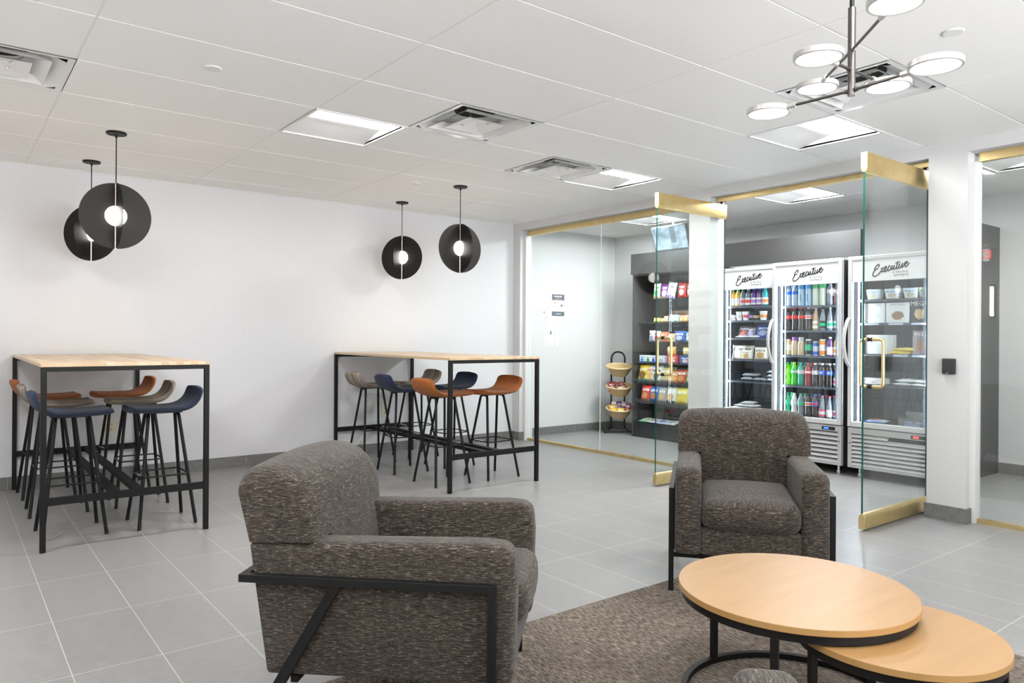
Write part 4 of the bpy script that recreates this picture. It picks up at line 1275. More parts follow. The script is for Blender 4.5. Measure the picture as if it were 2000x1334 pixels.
# ------------------------------------------------------------------ drink coolers
SCRIPT = [[(-0.0863, 1.8316), (-0.0795, 1.8429), (-0.0786, 1.8537), (-0.0864, 1.8562), (-0.0982, 1.8482), (-0.1099, 1.8332), (-0.1167, 1.8179), (-0.1157, 1.8099), (-0.1098, 1.8134), (-0.098, 1.8186), (-0.0842, 1.8216)], [(-0.1117, 1.8106), (-0.1216, 1.7984), (-0.1304, 1.7811), (-0.1302, 1.7633), (-0.1193, 1.7557), (-0.1035, 1.7597), (-0.0839, 1.7723), (-0.0645, 1.7947), (-0.0529, 1.8135), (-0.0374, 1.8311)], [(-0.0598, 1.8278), (-0.0558, 1.8157), (-0.0547, 1.7999), (-0.0508, 1.7898), (-0.043, 1.7933), (-0.0314, 1.8042), (-0.018, 1.8209), (-0.0162, 1.8325), (-0.022, 1.8349), (-0.0316, 1.8219), (-0.0353, 1.8065), (-0.0314, 1.7925), (-0.0236, 1.79), (-0.0102, 1.8028), (-0.0007, 1.8217), (0.0069, 1.8368)], [(0.0127, 1.8286), (0.0117, 1.8384), (0.0069, 1.8368), (-0.0026, 1.8179), (-0.0044, 1.8024), (0.0014, 1.7962), (0.0129, 1.8052), (0.0224, 1.8182), (0.0317, 1.8408)], [(0.0317, 1.8408), (0.0262, 1.8218), (0.0253, 1.8063), (0.0301, 1.806), (0.0414, 1.8246), (0.0508, 1.8414)], [(0.0508, 1.8414), (0.0442, 1.8225), (0.0443, 1.8089), (0.0491, 1.8047), (0.0586, 1.8118), (0.0697, 1.8342), (0.0808, 1.873)], [(0.0808, 1.873), (0.0716, 1.8418), (0.0661, 1.8171), (0.0699, 1.8091), (0.0793, 1.8142), (0.0886, 1.8329), (0.0941, 1.8517)], [(0.0583, 1.8563), (0.0733, 1.86), (0.0884, 1.8628)], [(0.0941, 1.8517), (0.0868, 1.8272), (0.0878, 1.8136), (0.0944, 1.8132), (0.1037, 1.8222), (0.1111, 1.837), (0.1165, 1.8539)], [(0.0921, 1.8644), (0.0996, 1.8686)], [(0.1165, 1.8539), (0.1111, 1.8351), (0.1121, 1.8177), (0.1168, 1.8193), (0.1278, 1.8377), (0.1351, 1.8621)], [(0.1371, 1.839), (0.1463, 1.8459), (0.1546, 1.8568), (0.1536, 1.8645), (0.1462, 1.8632), (0.1371, 1.8466), (0.1353, 1.8295), (0.141, 1.8205), (0.152, 1.8245), (0.163, 1.8409), (0.1712, 1.8546)]]
HW = .348
def make_cooler(label, x, yc, shelves, display, nvent=7, rowtags=()):
    # local x across (left to right as seen), y into the cabinet, z up
    r = thing('drink_cooler', label, 'cooler', (x, yc, 0), RZ, 'white glass door coolers')
    D = .62; zt = 1.925; z0 = .085
    b = MB()
    b.box(-HW, -HW+.03, .055, D, z0, zt); b.box(HW-.03, HW, .055, D, z0, zt); b.box(-HW+.03, HW-.03, D-.02, D, z0, zt)
    b.box(-HW+.03, HW-.03, .055, D-.02, zt-.03, zt); b.box(-HW+.03, HW-.03, .055, D-.02, .44, .475); b.box(-HW+.03, HW-.03, .055, D-.02, z0, z0+.02)
    b.build('cabinet', [DARKS], r)
    i = MB(); t = .003
    i.box(-HW+.03, -HW+.03+t, .06, D-.02, .475, zt-.03); i.box(HW-.03-t, HW-.03, .06, D-.02, .475, zt-.03)
    i.box(-HW+.033, HW-.033, D-.02-t, D-.02, .475, zt-.03); i.box(-HW+.033, HW-.033, .06, D-.023, .475, .478)
    i.build('liner', DARKIN, r)
    # door: white frame, sign band, pane, handle
    d = thing('door', None, None); d.parent = r
    f = MB(); a = .034
    f.box(-HW, -HW+a, 0, .045, .445, 1.94); f.box(HW-a, HW, 0, .045, .445, 1.94)
    f.box(-HW+a, HW-a, 0, .045, 1.903, 1.94); f.box(-HW+a, HW-a, 0, .045, .445, .492)
    f.build('door_frame', COOLW, d, bevel=.006, seg=2)
    sg = MB().box(-HW+a, HW-a, .008, .04, 1.718, 1.903).build('sign_band', mat('sign_white', (.74,.745,.76), .3), d)
    MB().box(-HW+a, HW-a, .016, .022, .492, 1.718).build('pane', CGLASS, d, flat=True)
    hd = crom([(-HW+.012,-.002,1.40),(-HW+.006,-.028,1.36),(-HW-.004,-.046,1.27),(-HW-.008,-.050,1.19),(-HW-.004,-.046,1.11),(-HW+.006,-.028,1.02),(-HW+.012,-.002,.98)], 5)
    MB().tube(hd, .011, 10, rb=.017).build('handle', COOLW, d)
    # script and capitals on the sign
    s = MB()
    for st in SCRIPT:
        pts = crom([(q[0], .0072, q[1]) for q in st], 4)
        n = len(pts)
        s.tube(pts, [.0052 if 0 < j < n-1 else .003 for j in range(n)], 6, rb=.0015)
    s.build('script_lettering', INK, d)
    text_part('capital_lettering', 'DINING', .0245, GREYINK, d, (.0985,.0076,1.782), (PI/2,0,0), space=1.62)
    text_part('capital_lettering', 'EXPRESS', .0245, GREYINK, d, (.105,.0076,1.7555), (PI/2,0,0), space=1.36)
    # grille
    g_ = MB()
    g_.box(-HW, HW, .012, .05, .378 if nvent == 6 else .385, .438); g_.box(-HW, -HW+.036, .012, .05, z0, .385); g_.box(HW-.036, HW, .012, .05, z0, .385)
    g_.box(-HW+.036, HW-.036, .012, .05, z0, .105)
    g_.build('grille_panel', SILVER, r, bevel=.002)
    MB().box(-HW+.036, HW-.036, .046, .05, .105, .385).build('grille_back', INK, r)
    pitch = .28/nvent
    for k in range(nvent):
        zz = .108+k*pitch
        x1 = HW-.036
        if display == 'red' and k == nvent-1: x1 = .0
        MB().prism([(.012,zz),(.012,zz+.010),(.040,zz+.029),(.044,zz+.029),(.044,zz+.022),(.018,zz)], -HW+.036, x1, 'x').build('louver', COOLW, r)
    dx = .23 if display == 'blue' else .255
    dsp = MB().box(dx-.065, dx+.06, .009, .012, .394, .424).build('display', mat('display_black', (.02,.02,.025), .2), r)
    MB().box(dx-.045, dx-.0, .0082, .009, .400, .418).build('readout', m_emit('readout_'+display, (.05,.15,1) if display == 'blue' else (1,.06,.05), 2.5), dsp)
    m_ = MB().tube([(HW-.018,.013,.30),(HW-.018,.009,.30)], .006, 12); m_.tube([(-HW+.018,.013,.30),(-HW+.018,.009,.30)], .006, 12)
    m_.build('screw_cap', INK, r)
    for sx in (-1, 1):
        for yy in (.10, .54):
            MB().lathe([(.0001,0),(.02,0),(.02,.03),(.012,.03),(.012,.09)], 14, c=(sx*.28,yy,0)).build('caster', CHROME, r)
    # left light strip, unseen right strip added to brighten the contents, shelves
    for sx in (-1, 1):
        if sx < 0: MB().box(-.286, -.274, .060, .066, .49, 1.86).build('led_strip', LEDS, r)
        else:
            hs = MB().box(.295, .314, .052, .060, .48, 1.87).build('added_led_housing', COOLW, r)  # added cover that hides the added right strip from the front
            MB().box(.296, .312, .060, .064, .49, 1.86).build('led_strip', LEDS, hs)
        m_ = MB()
        for q in range(44): m_.box(sx*.255-.003, sx*.255+.003, .085, .088, .50+q*.031, .511+q*.031)
        tk = MB().box(sx*.258-.008, sx*.258+.008, .088, .092, .478, 1.88).build('shelf_track', mat('blue_grey_track', (.07,.10,.14), .5), r)
        m_.build('track_slots', CHROME, tk)
    for z in shelves:
        m_ = MB()
        m_.box(-.305, .305, .082, .088, z-.020, z-.003)
        for q in range(24): m_.tube([(-.30+q*.026, .086, z-.003), (-.30+q*.026, .56, z-.003)], .0018, 5, caps=False)
        m_.box(-.305, .305, .30, .306, z-.012, z-.005); m_.box(-.305, .305, .55, .556, z-.012, z-.005)
        m_.build('shelf', mat('blue_grey_wire', (.16,.19,.24), .3, .6), r)
    return r
XM = 6.33
mid = make_cooler('middle cooler full of bottled drinks, behind the open doorway', XM, 3.757, [1.527,1.296,1.058,.773], 'blue', 7)
rgt = make_cooler('right hand cooler with frozen meal boxes, seen through the open glass door', XM, 3.003, [1.564,1.358,1.088,.823], 'red', 8)
lft = make_cooler('left hand cooler beside the middle pier, set further back', 6.475, 4.488, [1.550,1.403,1.219,.999,.775], 'blue', 7)

# bottles -------------------------------------------------------------
def liquid(name, col, rough=.08):
    return mat('drink_'+name, col, rough, 0, .6, .6)
Q = dict(cola=liquid('cola',(.030,.020,.018)), lime=liquid('lime',(.18,.70,.02)), green=liquid('green',(.05,.55,.03)), teal=liquid('teal',(.0,.30,.20)),
 red=liquid('red',(.28,.012,.015)), water=liquid('water',(.40,.52,.66)), core=liquid('core',(.35,.60,.80)), sprite=liquid('emerald',(.02,.42,.20)),
 milk=liquid('milk',(.70,.74,.72)), juice=liquid('juice',(.78,.47,.05)), beige=liquid('beige',(.50,.36,.20)), coffee=liquid('coffee',(.62,.50,.33)),
 clear=liquid('clear',(.20,.24,.29)), berry=liquid('berry',(.10,.03,.22)), orange=liquid('orange',(.75,.36,.07)), dark=liquid('dark',(.02,.025,.02)), punch=liquid('punch',(.45,.12,.12)), aqua=liquid('aqua',(.0,.42,.40)))
CAPC = {k: mat('cap_'+k, v, .35) for k, v in dict(red=(.62,.04,.05), white=(.82,.82,.84), green=(.03,.42,.22), lime=(.35,.65,.08), teal=(.0,.45,.42), blue=(.02,.14,.62), pink=(.72,.12,.22), purple=(.32,.08,.45), silver=(.55,.56,.58), sky=(.02,.32,.75), leaf=(.03,.50,.16), black=(.02,.02,.02)).items()}
LBL = {k: mat('label_'+k, v, .4) for k, v in dict(red=(.72,.035,.03), white=(.84,.84,.85), blue=(.03,.14,.62), green=(.02,.50,.24), cream=(.80,.80,.72), silver=(.62,.64,.68), pink=(.68,.10,.18), black=(.02,.02,.022), orange=(.80,.28,.05), purple=(.40,.22,.62), sky=(.10,.42,.78), paleblue=(.55,.74,.85), tan=(.60,.46,.28)).items()}
SHAPES = {
 'soda':  ([(0,0),(.026,0),(.031,.010),(.031,.050),(.0275,.078),(.0275,.088),(.031,.104),(.0315,.112),(.0315,.146),(.030,.158),(.020,.184),(.0135,.194),(.013,.204)], (.0143,.200,.217), (.110,.148)),
 'contour':([(0,0),(.026,0),(.030,.010),(.030,.040),(.026,.070),(.0275,.090),(.0315,.108),(.0315,.140),(.027,.160),(.018,.185),(.0135,.195),(.013,.204)], (.0143,.200,.216), (.108,.140)),
 'water': ([(0,0),(.028,0),(.031,.008),(.031,.050),(.029,.055),(.031,.060),(.031,.110),(.031,.150),(.022,.180),(.013,.192),(.013,.200)], (.0143,.197,.213), (.110,.140)),
 'sleeve':([(0,0),(.028,0),(.031,.008),(.031,.140),(.030,.150),(.029,.158)], (.0295,.158,.208), None),
 'glass': ([(0,0),(.027,0),(.030,.006),(.030,.088),(.026,.115),(.017,.160),(.0135,.180),(.013,.200)], (.0140,.198,.210), (.020,.085)),
 'jar':   ([(0,0),(.029,0),(.033,.008),(.033,.100),(.030,.125),(.024,.140)], (.0245,.138,.172), (.010,.118)),
 'can':   ([(0,0),(.024,0),(.0285,.010),(.0285,.140),(.025,.152),(.0255,.155)], None, (.011,.139)),
 'slim':  ([(0,0),(.022,0),(.0255,.008),(.0255,.122),(.022,.132),(.0225,.135)], None, (.009,.121)),
 'juice': ([(0,0),(.029,0),(.031,.008),(.031,.085),(.0285,.092),(.031,.100),(.031,.118),(.022,.145),(.014,.156),(.0135,.162)], (.0155,.160,.176), (.012,.083)),
}
def bottle_mesh(shape, q, cap, label, band=None, mark=None, text=None):
    prof, cp, lb = SHAPES[shape]
    P = [(max(r, .0001), z) for r, z in prof]
    if shape in ('can','slim'): P.append((.0001, prof[-1][1]-.004))
    nm = {'can':'drink_can','slim':'drink_can','jar':'drink_bottle'}.get(shape, 'drink_bottle')
    body = MB().lathe(P, 18).build(nm, q, angle=50)
    if cp and cap: MB().lathe([(cp[0]-.001,cp[1]),(cp[0],cp[1]+.002),(cp[0],cp[2]-.003),(cp[0]-.002,cp[2]),(.0001,cp[2])], 18).build('cap', cap, body, angle=40)
    def radius(z):
        for (r0, z0), (r1, z1) in zip(prof[:-1], prof[1:]):
            if z0 <= z <= z1 and z1 > z0: return r0+(r1-r0)*(z-z0)/(z1-z0)
        return prof[-1][0]
    if lb and label:
        z0, z1 = lb
        zs = [z0+(z1-z0)*k/6 for k in range(7)]
        m = MB().lathe([(radius(z)+.0007, z) for z in zs], 18)
        m.f = [f for f in m.f if len(f) == 4]; m.mi = [0]*len(m.f)
        lo = m.build('label', label, body, angle=50)
        if band:
            zc = (z0+z1)/2; hb = (z1-z0)*.22
            m = MB().lathe([(radius(z)+.0013, z) for z in (zc-hb, zc, zc+hb)], 18); m.f = [f for f in m.f if len(f) == 4]; m.mi = [0]*len(m.f)
            m.build('label_band', band, lo, angle=50)
        if mark == 'globe':
            m = MB(); rr = .0125; zc = (z0+z1)/2; R0 = radius(zc)+.0016; n = 20
            def pt(x, z): return (x, -math.sqrt(max(R0*R0-x*x, 0))-.0004, zc+z)
            circ = [(rr*math.cos(2*PI*k/n), rr*math.sin(2*PI*k/n)) for k in range(n)]
            upper = [c for c in circ if c[1]+.35*c[0] > .002]; lower = [c for c in circ if c[1]+.35*c[0] < -.003]
            m.add([pt(*c) for c in circ], [tuple(range(n))], 0)
            def poly(cs, mi):
                cs = sorted(cs, key=lambda c: math.atan2(c[1], c[0]) if mi == 1 else (math.atan2(c[1], c[0])) % (2*PI))
                m.add([(lambda p: (p[0], p[1]-.0005, p[2]))(pt(*c)) for c in cs], [tuple(range(len(cs)))], mi)
            poly(upper, 1); poly(lower, 2)
            m.build('emblem', [LBL['white'], LBL['red'], LBL['blue']], lo, flat=True)
    if text:
        text_part('lettering', text, .034, mat('label_ink', (.02,.05,.12), .5), body, (0.004,-.0322,.075), (PI/2, -PI/2, 0), .0003)
    return body
GB = 'drinks in the middle cooler'
def cool_M(c, x, y, z, rz=0): return Matrix.Translation(c.location) @ rotz(RZ) @ Matrix.Translation((x,y,z)) @ rotz(rz)
ORD = ['leftmost','second from left','third from left','fourth from left','fifth from left','sixth from left','seventh from left','rightmost']
XP = [-.248,-.178,-.110,-.036,.036,.105,.178,.245]
B = bottle_mesh
ROWS = [
 ('top shelf', 1.527, [
   ('blue-label water bottle', lambda: B('water',Q['water'],CAPC['white'],LBL['blue'])),
   ('blue-label water bottle', None),
   ('blue-capped lettered bottle', lambda: B('sleeve',Q['core'],CAPC['sky'],None,text='core')),
   ('blue-capped lettered bottle', None),
   ('green-capped white-sleeved bottle', lambda: B('sleeve',mat('sleeve_pale',(.66,.74,.62),.25),CAPC['leaf'],None)),
   ('green-capped white-sleeved bottle', None),
   ('pale-label water bottle', lambda: B('water',Q['clear'],CAPC['white'],LBL['white'])),
   ('pink drink bottle', lambda: B('water',Q['punch'],CAPC['white'],LBL['white']))]),
 ('second shelf', 1.296, [
   ('red-capped red-label cola bottle', lambda: B('contour',Q['cola'],CAPC['red'],LBL['red'])),
   ('red-capped red-label cola bottle', None), ('red-capped red-label cola bottle', None),
   ('white-capped cola bottle', lambda: B('contour',Q['cola'],CAPC['white'],LBL['white'],LBL['red'])),
   ('cream-label beige bottle', lambda: B('glass',Q['beige'],CAPC['silver'],LBL['cream'],LBL['tan'])),
   ('dark-label clear glass bottle', lambda: B('glass',Q['clear'],CAPC['black'],LBL['black'],LBL['green'])),
   ('blue-label clear glass bottle', lambda: B('glass',Q['clear'],CAPC['silver'],LBL['paleblue'],LBL['green'])),
   ('pale-label clear glass bottle', lambda: B('glass',Q['clear'],CAPC['silver'],LBL['white'],LBL['green']))]),
 ('middle shelf', 1.058, [
   ('tan coffee can', lambda: B('can',Q['coffee'],None,LBL['tan'],LBL['cream'])),
   ('purple-capped coffee bottle', lambda: B('jar',Q['coffee'],CAPC['purple'],None)),
   ('silver-capped coffee bottle', lambda: B('jar',Q['coffee'],CAPC['silver'],None)),
   ('black can with green stripe', lambda: B('can',CAPC['silver'],None,LBL['black'],LBL['green'])),
   ('slim blue-and-silver can', lambda: B('slim',CAPC['silver'],None,LBL['blue'],LBL['silver'])),
   ('orange can', lambda: B('can',CAPC['silver'],None,LBL['orange'],LBL['white'])),
   ('white-label clear bottle', lambda: B('juice',Q['berry'],CAPC['white'],LBL['white'])),
   ('orange drink bottle', lambda: B('juice',Q['orange'],CAPC['white'],LBL['white'],LBL['orange']))]),
 ('fourth shelf', .773, [
   ('lime green soda bottle', lambda: B('soda',Q['lime'],CAPC['green'],None)),
   ('lime-capped bright green bottle', lambda: B('soda',Q['green'],CAPC['lime'],LBL['green'],LBL['white'])),
   ('teal green soda bottle', lambda: B('soda',Q['teal'],CAPC['teal'],LBL['silver'])),
   ('dark red soda bottle', lambda: B('soda',Q['red'],CAPC['red'],LBL['red'],LBL['white'])),
   ('white-label emblem cola bottle', lambda: B('soda',Q['cola'],CAPC['white'],LBL['white'],None,'globe')),
   ('blue-label emblem cola bottle', lambda: B('soda',Q['cola'],CAPC['white'],LBL['blue'],None,'globe')),
   ('blue-label emblem cola bottle', None),
   ('white-and-pink-label clear bottle', lambda: B('glass',Q['clear'],CAPC['white'],LBL['white'],LBL['pink']))]),
 ('bottom shelf', .480, [
   ('emerald green soda bottle', lambda: B('contour',Q['sprite'],CAPC['green'],LBL['green'])),
   ('milky white bottle', lambda: B('contour',Q['milk'],CAPC['white'],LBL['white'])),
   ('green-label clear bottle', lambda: B('contour',Q['clear'],CAPC['green'],LBL['green'])),
   ('dark-capped cola bottle', lambda: B('contour',Q['cola'],CAPC['black'],LBL['white'],LBL['red'])),
   ('blue-capped cola bottle', lambda: B('soda',Q['cola'],CAPC['blue'],LBL['blue'],LBL['red'])),
   ('pink-capped pink-label bottle', lambda: B('glass',Q['clear'],CAPC['pink'],LBL['pink'],LBL['white'])),
   ('pink-capped white-label bottle', lambda: B('glass',Q['clear'],CAPC['pink'],LBL['white'])),
   ('pink-capped white-and-red-label bottle', lambda: B('glass',Q['clear'],CAPC['pink'],LBL['white'],LBL['pink']))]),
]
BACK = {('second shelf',k) for k in (0,1,2,3)} | {('fourth shelf',k) for k in range(7)} | {('bottom shelf',k) for k in (0,2,3,4,5,6)} | {('top shelf',k) for k in (0,1,2,4)}
for shelf, z, items in ROWS:
    prev = None
    for k, (lb, fn) in enumerate(items):
        o = fn() if fn else dup(prev)
        prev = o
        cat = 'can' if 'can' in lb.split() else 'bottle'
        o.matrix_world = cool_M(mid, XP[k], .123, z, random.uniform(-.15,.15) if 'emblem' not in lb and 'lettering' not in lb else 0)
        tag(o, f'{lb}, {ORD[k]} on the {shelf} of the middle cooler', cat, GB)
        if (shelf, k) in BACK:
            c = dup(o); c.matrix_world = cool_M(mid, XP[k]+.002, .195, z)
            tag(c, f'{lb} in back row, {ORD[k]} on {shelf} of middle cooler', cat, GB)

# left cooler contents -------------------------------------------------
GL = 'food and drink in the left hand cooler'
prev = None
for k, (lb, x, fn) in enumerate([
  ('orange juice bottle', -.250, lambda: B('juice',Q['juice'],CAPC['green'],LBL['white'])), ('orange juice bottle', -.186, None),
  ('green-capped clear bottle', -.125, lambda: B('juice',Q['clear'],CAPC['green'],LBL['silver'],LBL['pink'])), ('red-label clear bottle', -.062, lambda: B('juice',Q['clear'],CAPC['white'],LBL['white'],LBL['red'])),
  ('blue-capped berry bottle', .004, lambda: B('juice',Q['berry'],CAPC['blue'],LBL['white'],LBL['purple'])), ('blue-capped berry bottle', .069, None),
  ('aqua drink bottle', .133, lambda: B('juice',Q['aqua'],CAPC['teal'],LBL['white'],LBL['orange']))]):
    o = fn() if fn else dup(prev); prev = o
    o.matrix_world = cool_M(lft, x, .123, 1.550)
    tag(o, f'{lb}, {ORD[k]} on the top shelf of the left cooler', 'bottle', GL)
def cup(r0, r1, h, body, lid, band=None):
    o = MB().lathe([(.0001,0),(r0,0),(r1,h),(r1+.002,h+.001)], 20).build('yogurt_cup', body, angle=45)
    MB().lathe([(.0001,h+.004),(r1+.002,h+.004),(r1+.003,h),(r1+.001,h-.004)], 20).build('lid', lid, o, angle=45)
    if band:
        m = MB().lathe([(r0+(r1-r0)*.3+.0008,h*.3),(r0+(r1-r0)*.65+.0008,h*.65)], 20); m.f = [f for f in m.f if len(f) == 4]; m.mi = [0]*len(m.f); m.build('label_band', band, o)
    return o
for k, (x, r0, r1, h, body, band, lb) in enumerate([
  (-.247,.026,.036,.052,LBL['white'],LBL['silver'],'short white tub'), (-.170,.026,.035,.085,LBL['white'],LBL['silver'],'tall white yogurt cup'),
  (-.093,.027,.037,.085,LBL['white'],LBL['pink'],'pink-marked white yogurt cup'), (-.030,.022,.029,.078,CLEAR,LBL['purple'],'clear cup with purple band'),
  (.033,.028,.034,.072,CLEAR,LBL['tan'],'clear cup with tan topping'), (.114,.030,.038,.086,LBL['white'],LBL['orange'],'white cup with orange picture')]):
    o = cup(r0, r1, h, body, CLEAR if body is CLEAR else LBL['white'], band)
    o.matrix_world = cool_M(lft, x, .125, 1.403); tag(o, f'{lb}, {ORD[k]} on the second shelf of the left cooler', 'cup', GL)
def lput(o, c, x, y, z, rx=0, rz=0, label=None, cat=None, group=None):
    o.matrix_world = cool_M(c, x, y, z, rz) @ Matrix.Rotation(rx, 4, 'X'); return tag(o, label, cat, group)
for x, w, h, rx, mt, lb in [
  (-.150,.15,.135,-.45,art('art_salad',(.16,.15,.17),(.45,.08,.06),(.25,.22,.2)),'clear salad pack with red and dark leaves'),
  (-.055,.10,.12,-.4,art('art_violet_salad',(.20,.17,.24),(.45,.38,.6),(.3,.26,.3)),'clear pack with violet label'),
  (.085,.17,.14,-.35,art('art_blue_salad',(.06,.12,.42),(.35,.4,.5),(.05,.1,.38)),'blue labelled pack leaning on the third shelf')]:
    lput(bag(w,h,.035,mt,'salad_pack'), lft, x, .15, 1.222, rx, 0, lb+' in the left cooler', 'food pack', GL)
for x, lb in ((-.135,'flat white pack lying at the left'), (.0,'flat white pack lying in the middle')):
    lput(bag(.14,.10,.022,art('art_flat_pack',(.78,.80,.82),(.45,.45,.5),(.7,.72,.75)),'food_pack'), lft, x, .105, 1.232, -1.5, 0, lb+' of the third shelf of the left cooler', 'food pack', GL)
for x, y, w, h, lb in ((-.185,.13,.16,.14,'large cream sandwich bag at the left'), (-.075,.115,.125,.095,'short sandwich bag showing its filling'), (.085,.13,.15,.125,'tilted cream sandwich bag at the right'), (-.12,.20,.14,.14,'cream sandwich bag standing behind the front ones')):
    mt = art('art_sandwich',(.80,.77,.66),(.60,.36,.12),(.74,.68,.52),(.25,.25,.25)) if w < .14 or x > 0 else art('art_sandwich_plain',(.80,.78,.68),(.76,.72,.60),(.7,.6,.4),(.25,.25,.25))
    lput(bag(w,h,.05,mt,'sandwich_bag'), lft, x, y, 1.001, -.12, .15 if x > 0 else 0, lb+' on the fourth shelf of the left cooler', 'sandwich bag', GL)
def tray(w, d, h):
    o = MB().prism([(-w/2+.02,0),(w/2-.02,0),(w/2,h*.45),(-w/2,h*.45)], -d/2, d/2, 'y').build('food_tray', mat('tray_black', (.03,.03,.035), .3), bevel=.004)
    m = MB().prism([(-w/2-.006,h*.45),(w/2+.006,h*.45),(w/2-.02,h*.85),(w/4,h),(-w/4,h),(-w/2+.02,h*.85)], -d/2-.005, d/2+.005, 'y')
    m.build('lid', m_tray, o, bevel=.003); return o
m_tray = mat('tray_lid', (.45,.52,.58), .12, 0, .6, .5)
for x, z, lb in ((-.055,.777,'lower tray of the pair'), (-.04,.8165,'upper tray of the pair'), (.095,.777,'single black tray'), (.225,.777,'lowest tray of the right stack'), (.225,.8165,'second tray of the right stack'), (.225,.856,'topmost tray of the right stack')):
    lput(tray(.15 if x < .2 else .10,.13,.038), lft, x, .16, z, 0, 0, lb+' on the fifth shelf of the left cooler', 'food tray', GL)
wp = [art('art_wrap_white',(.78,.80,.82),(.70,.72,.75),(.7,.72,.74)), art('art_wrap_meat',(.74,.70,.66),(.55,.28,.16),(.7,.66,.6))]
for k, (x, y, z, rz, q, lb) in enumerate([(-.19,.13,.490,.1,0,'white wrapped pack at the left end'), (-.09,.13,.490,-.1,0,'white wrapped pack second from left'), (.03,.13,.490,.2,1,'wrapped pack with brown filling in the middle'), (.14,.13,.490,-.15,1,'wrapped pack with brown filling at the right end'),
    (-.14,.14,.519,.0,0,'white wrapped pack lying on the two left ones'), (-.02,.14,.519,.1,0,'white wrapped pack lying on the middle ones'), (-.06,.15,.548,.2,0,'topmost white wrapped pack of the heap')]):
    lput(bag(.15,.12,.026,wp[q],'wrapped_pack'), lft, x, y-.05, z, -1.55, rz, lb+' on the bottom of the left cooler', 'food pack', GL)

# right cooler contents ------------------------------------------------
GR = 'food in the right hand cooler'
def tub(mt, top):
    w1, w0, h = .064, .052, .085
    m = MB(); P0 = round_poly([(-w0,-w0*.8),(w0,-w0*.8),(w0,w0*.8),(-w0,w0*.8)], .018, 4); P1 = round_poly([(-w1,-w1*.8),(w1,-w1*.8),(w1,w1*.8),(-w1,w1*.8)], .02, 4)
    n = len(P0)
    m.add([(p[0],p[1],0) for p in P0]+[(p[0],p[1],h) for p in P1], [(k,(k+1)%n,n+(k+1)%n,n+k) for k in range(n)]+[tuple(range(n-1,-1,-1)), tuple(range(n,2*n))])
    o = m.build('food_tub', mt, angle=40)
    MB().prism([(p[0]*1.05,p[1]*1.05) for p in P1], h, h+.008, 'z').build('lid', top, o, bevel=.002)
    return o
tb = art('art_tub_blue',(.74,.80,.84),(.62,.56,.40),(.70,.66,.55),(.12,.45,.70),.25); tg = art('art_tub_green',(.72,.80,.74),(.5,.3,.25),(.6,.4,.35),(.03,.45,.12),.25)
for x, mt, lb in ((-.180,tb,'leftmost clear tub with blue band'), (-.018,tb,'second clear tub with blue band'), (.135,tb,'third clear tub with blue band'), (.262,tg,'clear tub with green band beside the pier')):
    lput(tub(mt, CLEAR), rgt, x, .15, 1.565, 0, 0, lb+' on the top shelf of the right cooler', 'food tub', GR)
def meal(w, h, d, mt, word=None, size=.03, wc=None, wz=.86):
    o = MB().box(-w/2, w/2, -d/2, d/2, 0, h).build('meal_box', mt, bevel=.0012)
    if word: text_part('lettering', word, size, wc, o, (0, -d/2-.0008, h*wz), (PI/2,0,0), .0003)
    return o
greyw = mat('pale_lilac_ink', (.50,.42,.45), .6); whitew = mat('white_ink', (.85,.85,.85), .6)
m1 = art('art_meal_white',(.80,.82,.84),(.68,.72,.66),(.76,.80,.84),(.80,.82,.84),.5); m2 = art('art_meal_brown',(.80,.80,.80),(.36,.19,.13),(.76,.76,.76),(.80,.80,.80),.5)
m3 = art('art_meal_black',(.05,.055,.06),(.72,.52,.26),(.06,.06,.07),(.05,.055,.06),.4); m4 = art('art_meal_red',(.60,.05,.04),(.7,.4,.2),(.1,.12,.4),(.60,.05,.04),.4); m5 = art('art_meal_mix',(.30,.25,.25),(.45,.20,.13),(.3,.25,.28),(.30,.25,.25),.4)
lput(meal(.190,.170,.04,m1,'asian cuisine',.026,greyw,.91), rgt, -.175, .135, 1.359, 0, 0, 'white meal box with pale noodles, left on the second shelf of the right cooler', 'meal box', GR)
lput(meal(.190,.170,.04,m2,'asian cuisine',.026,greyw,.91), rgt, .028, .135, 1.359, 0, 0, 'white meal box with brown noodles, middle of the second shelf of the right cooler', 'meal box', GR)
lput(meal(.150,.195,.04,m3,'MEGA',.055,whitew,.80), rgt, .205, .135, 1.359, -.03, 0, 'black meal box with large white capitals on the second shelf of the right cooler', 'meal box', GR)
lput(meal(.06,.205,.04,m4), rgt, .290-.005, .17, 1.359, 0, 0, 'red meal box beside the pier on the second shelf of the right cooler', 'meal box', GR)
for k in range(4):
    lput(meal(.185,.165,.024,m1), rgt, -.150+k*.012, .125+k*.028, 1.089, 0, 0, ['front','second','third','rearmost'][k]+' of four white meal boxes on the right cooler middle shelf', 'meal box', GR)
for x, z, rz, lb in ((.055,1.102,.15,'lower yellow packet'), (.085,1.130,-.1,'upper yellow packet')):
    lput(bag(.19,.09,.028,art('art_yellow_pack',(.78,.62,.14),(.8,.7,.35),(.75,.6,.12),(.6,.3,.1)),'food_pack'), rgt, x, .09, z, -1.53, rz, lb+' on the middle shelf of the right cooler', 'food pack', GR)
lput(meal(.145,.20,.04,m5,'MEGA',.042,whitew,.84), rgt, .225, .135, 1.089, -.02, 0, 'red and grey meal box with white capitals on the middle shelf of the right cooler', 'meal box', GR)
lput(meal(.20,.050,.14,art('art_flat_box',(.80,.80,.82),(.55,.42,.38),(.76,.76,.78),(.5,.4,.4),.5)), rgt, -.19, .17, .824, 0, 0, 'flat white carton with small pictures on the fourth shelf of the right cooler', 'meal box', GR)
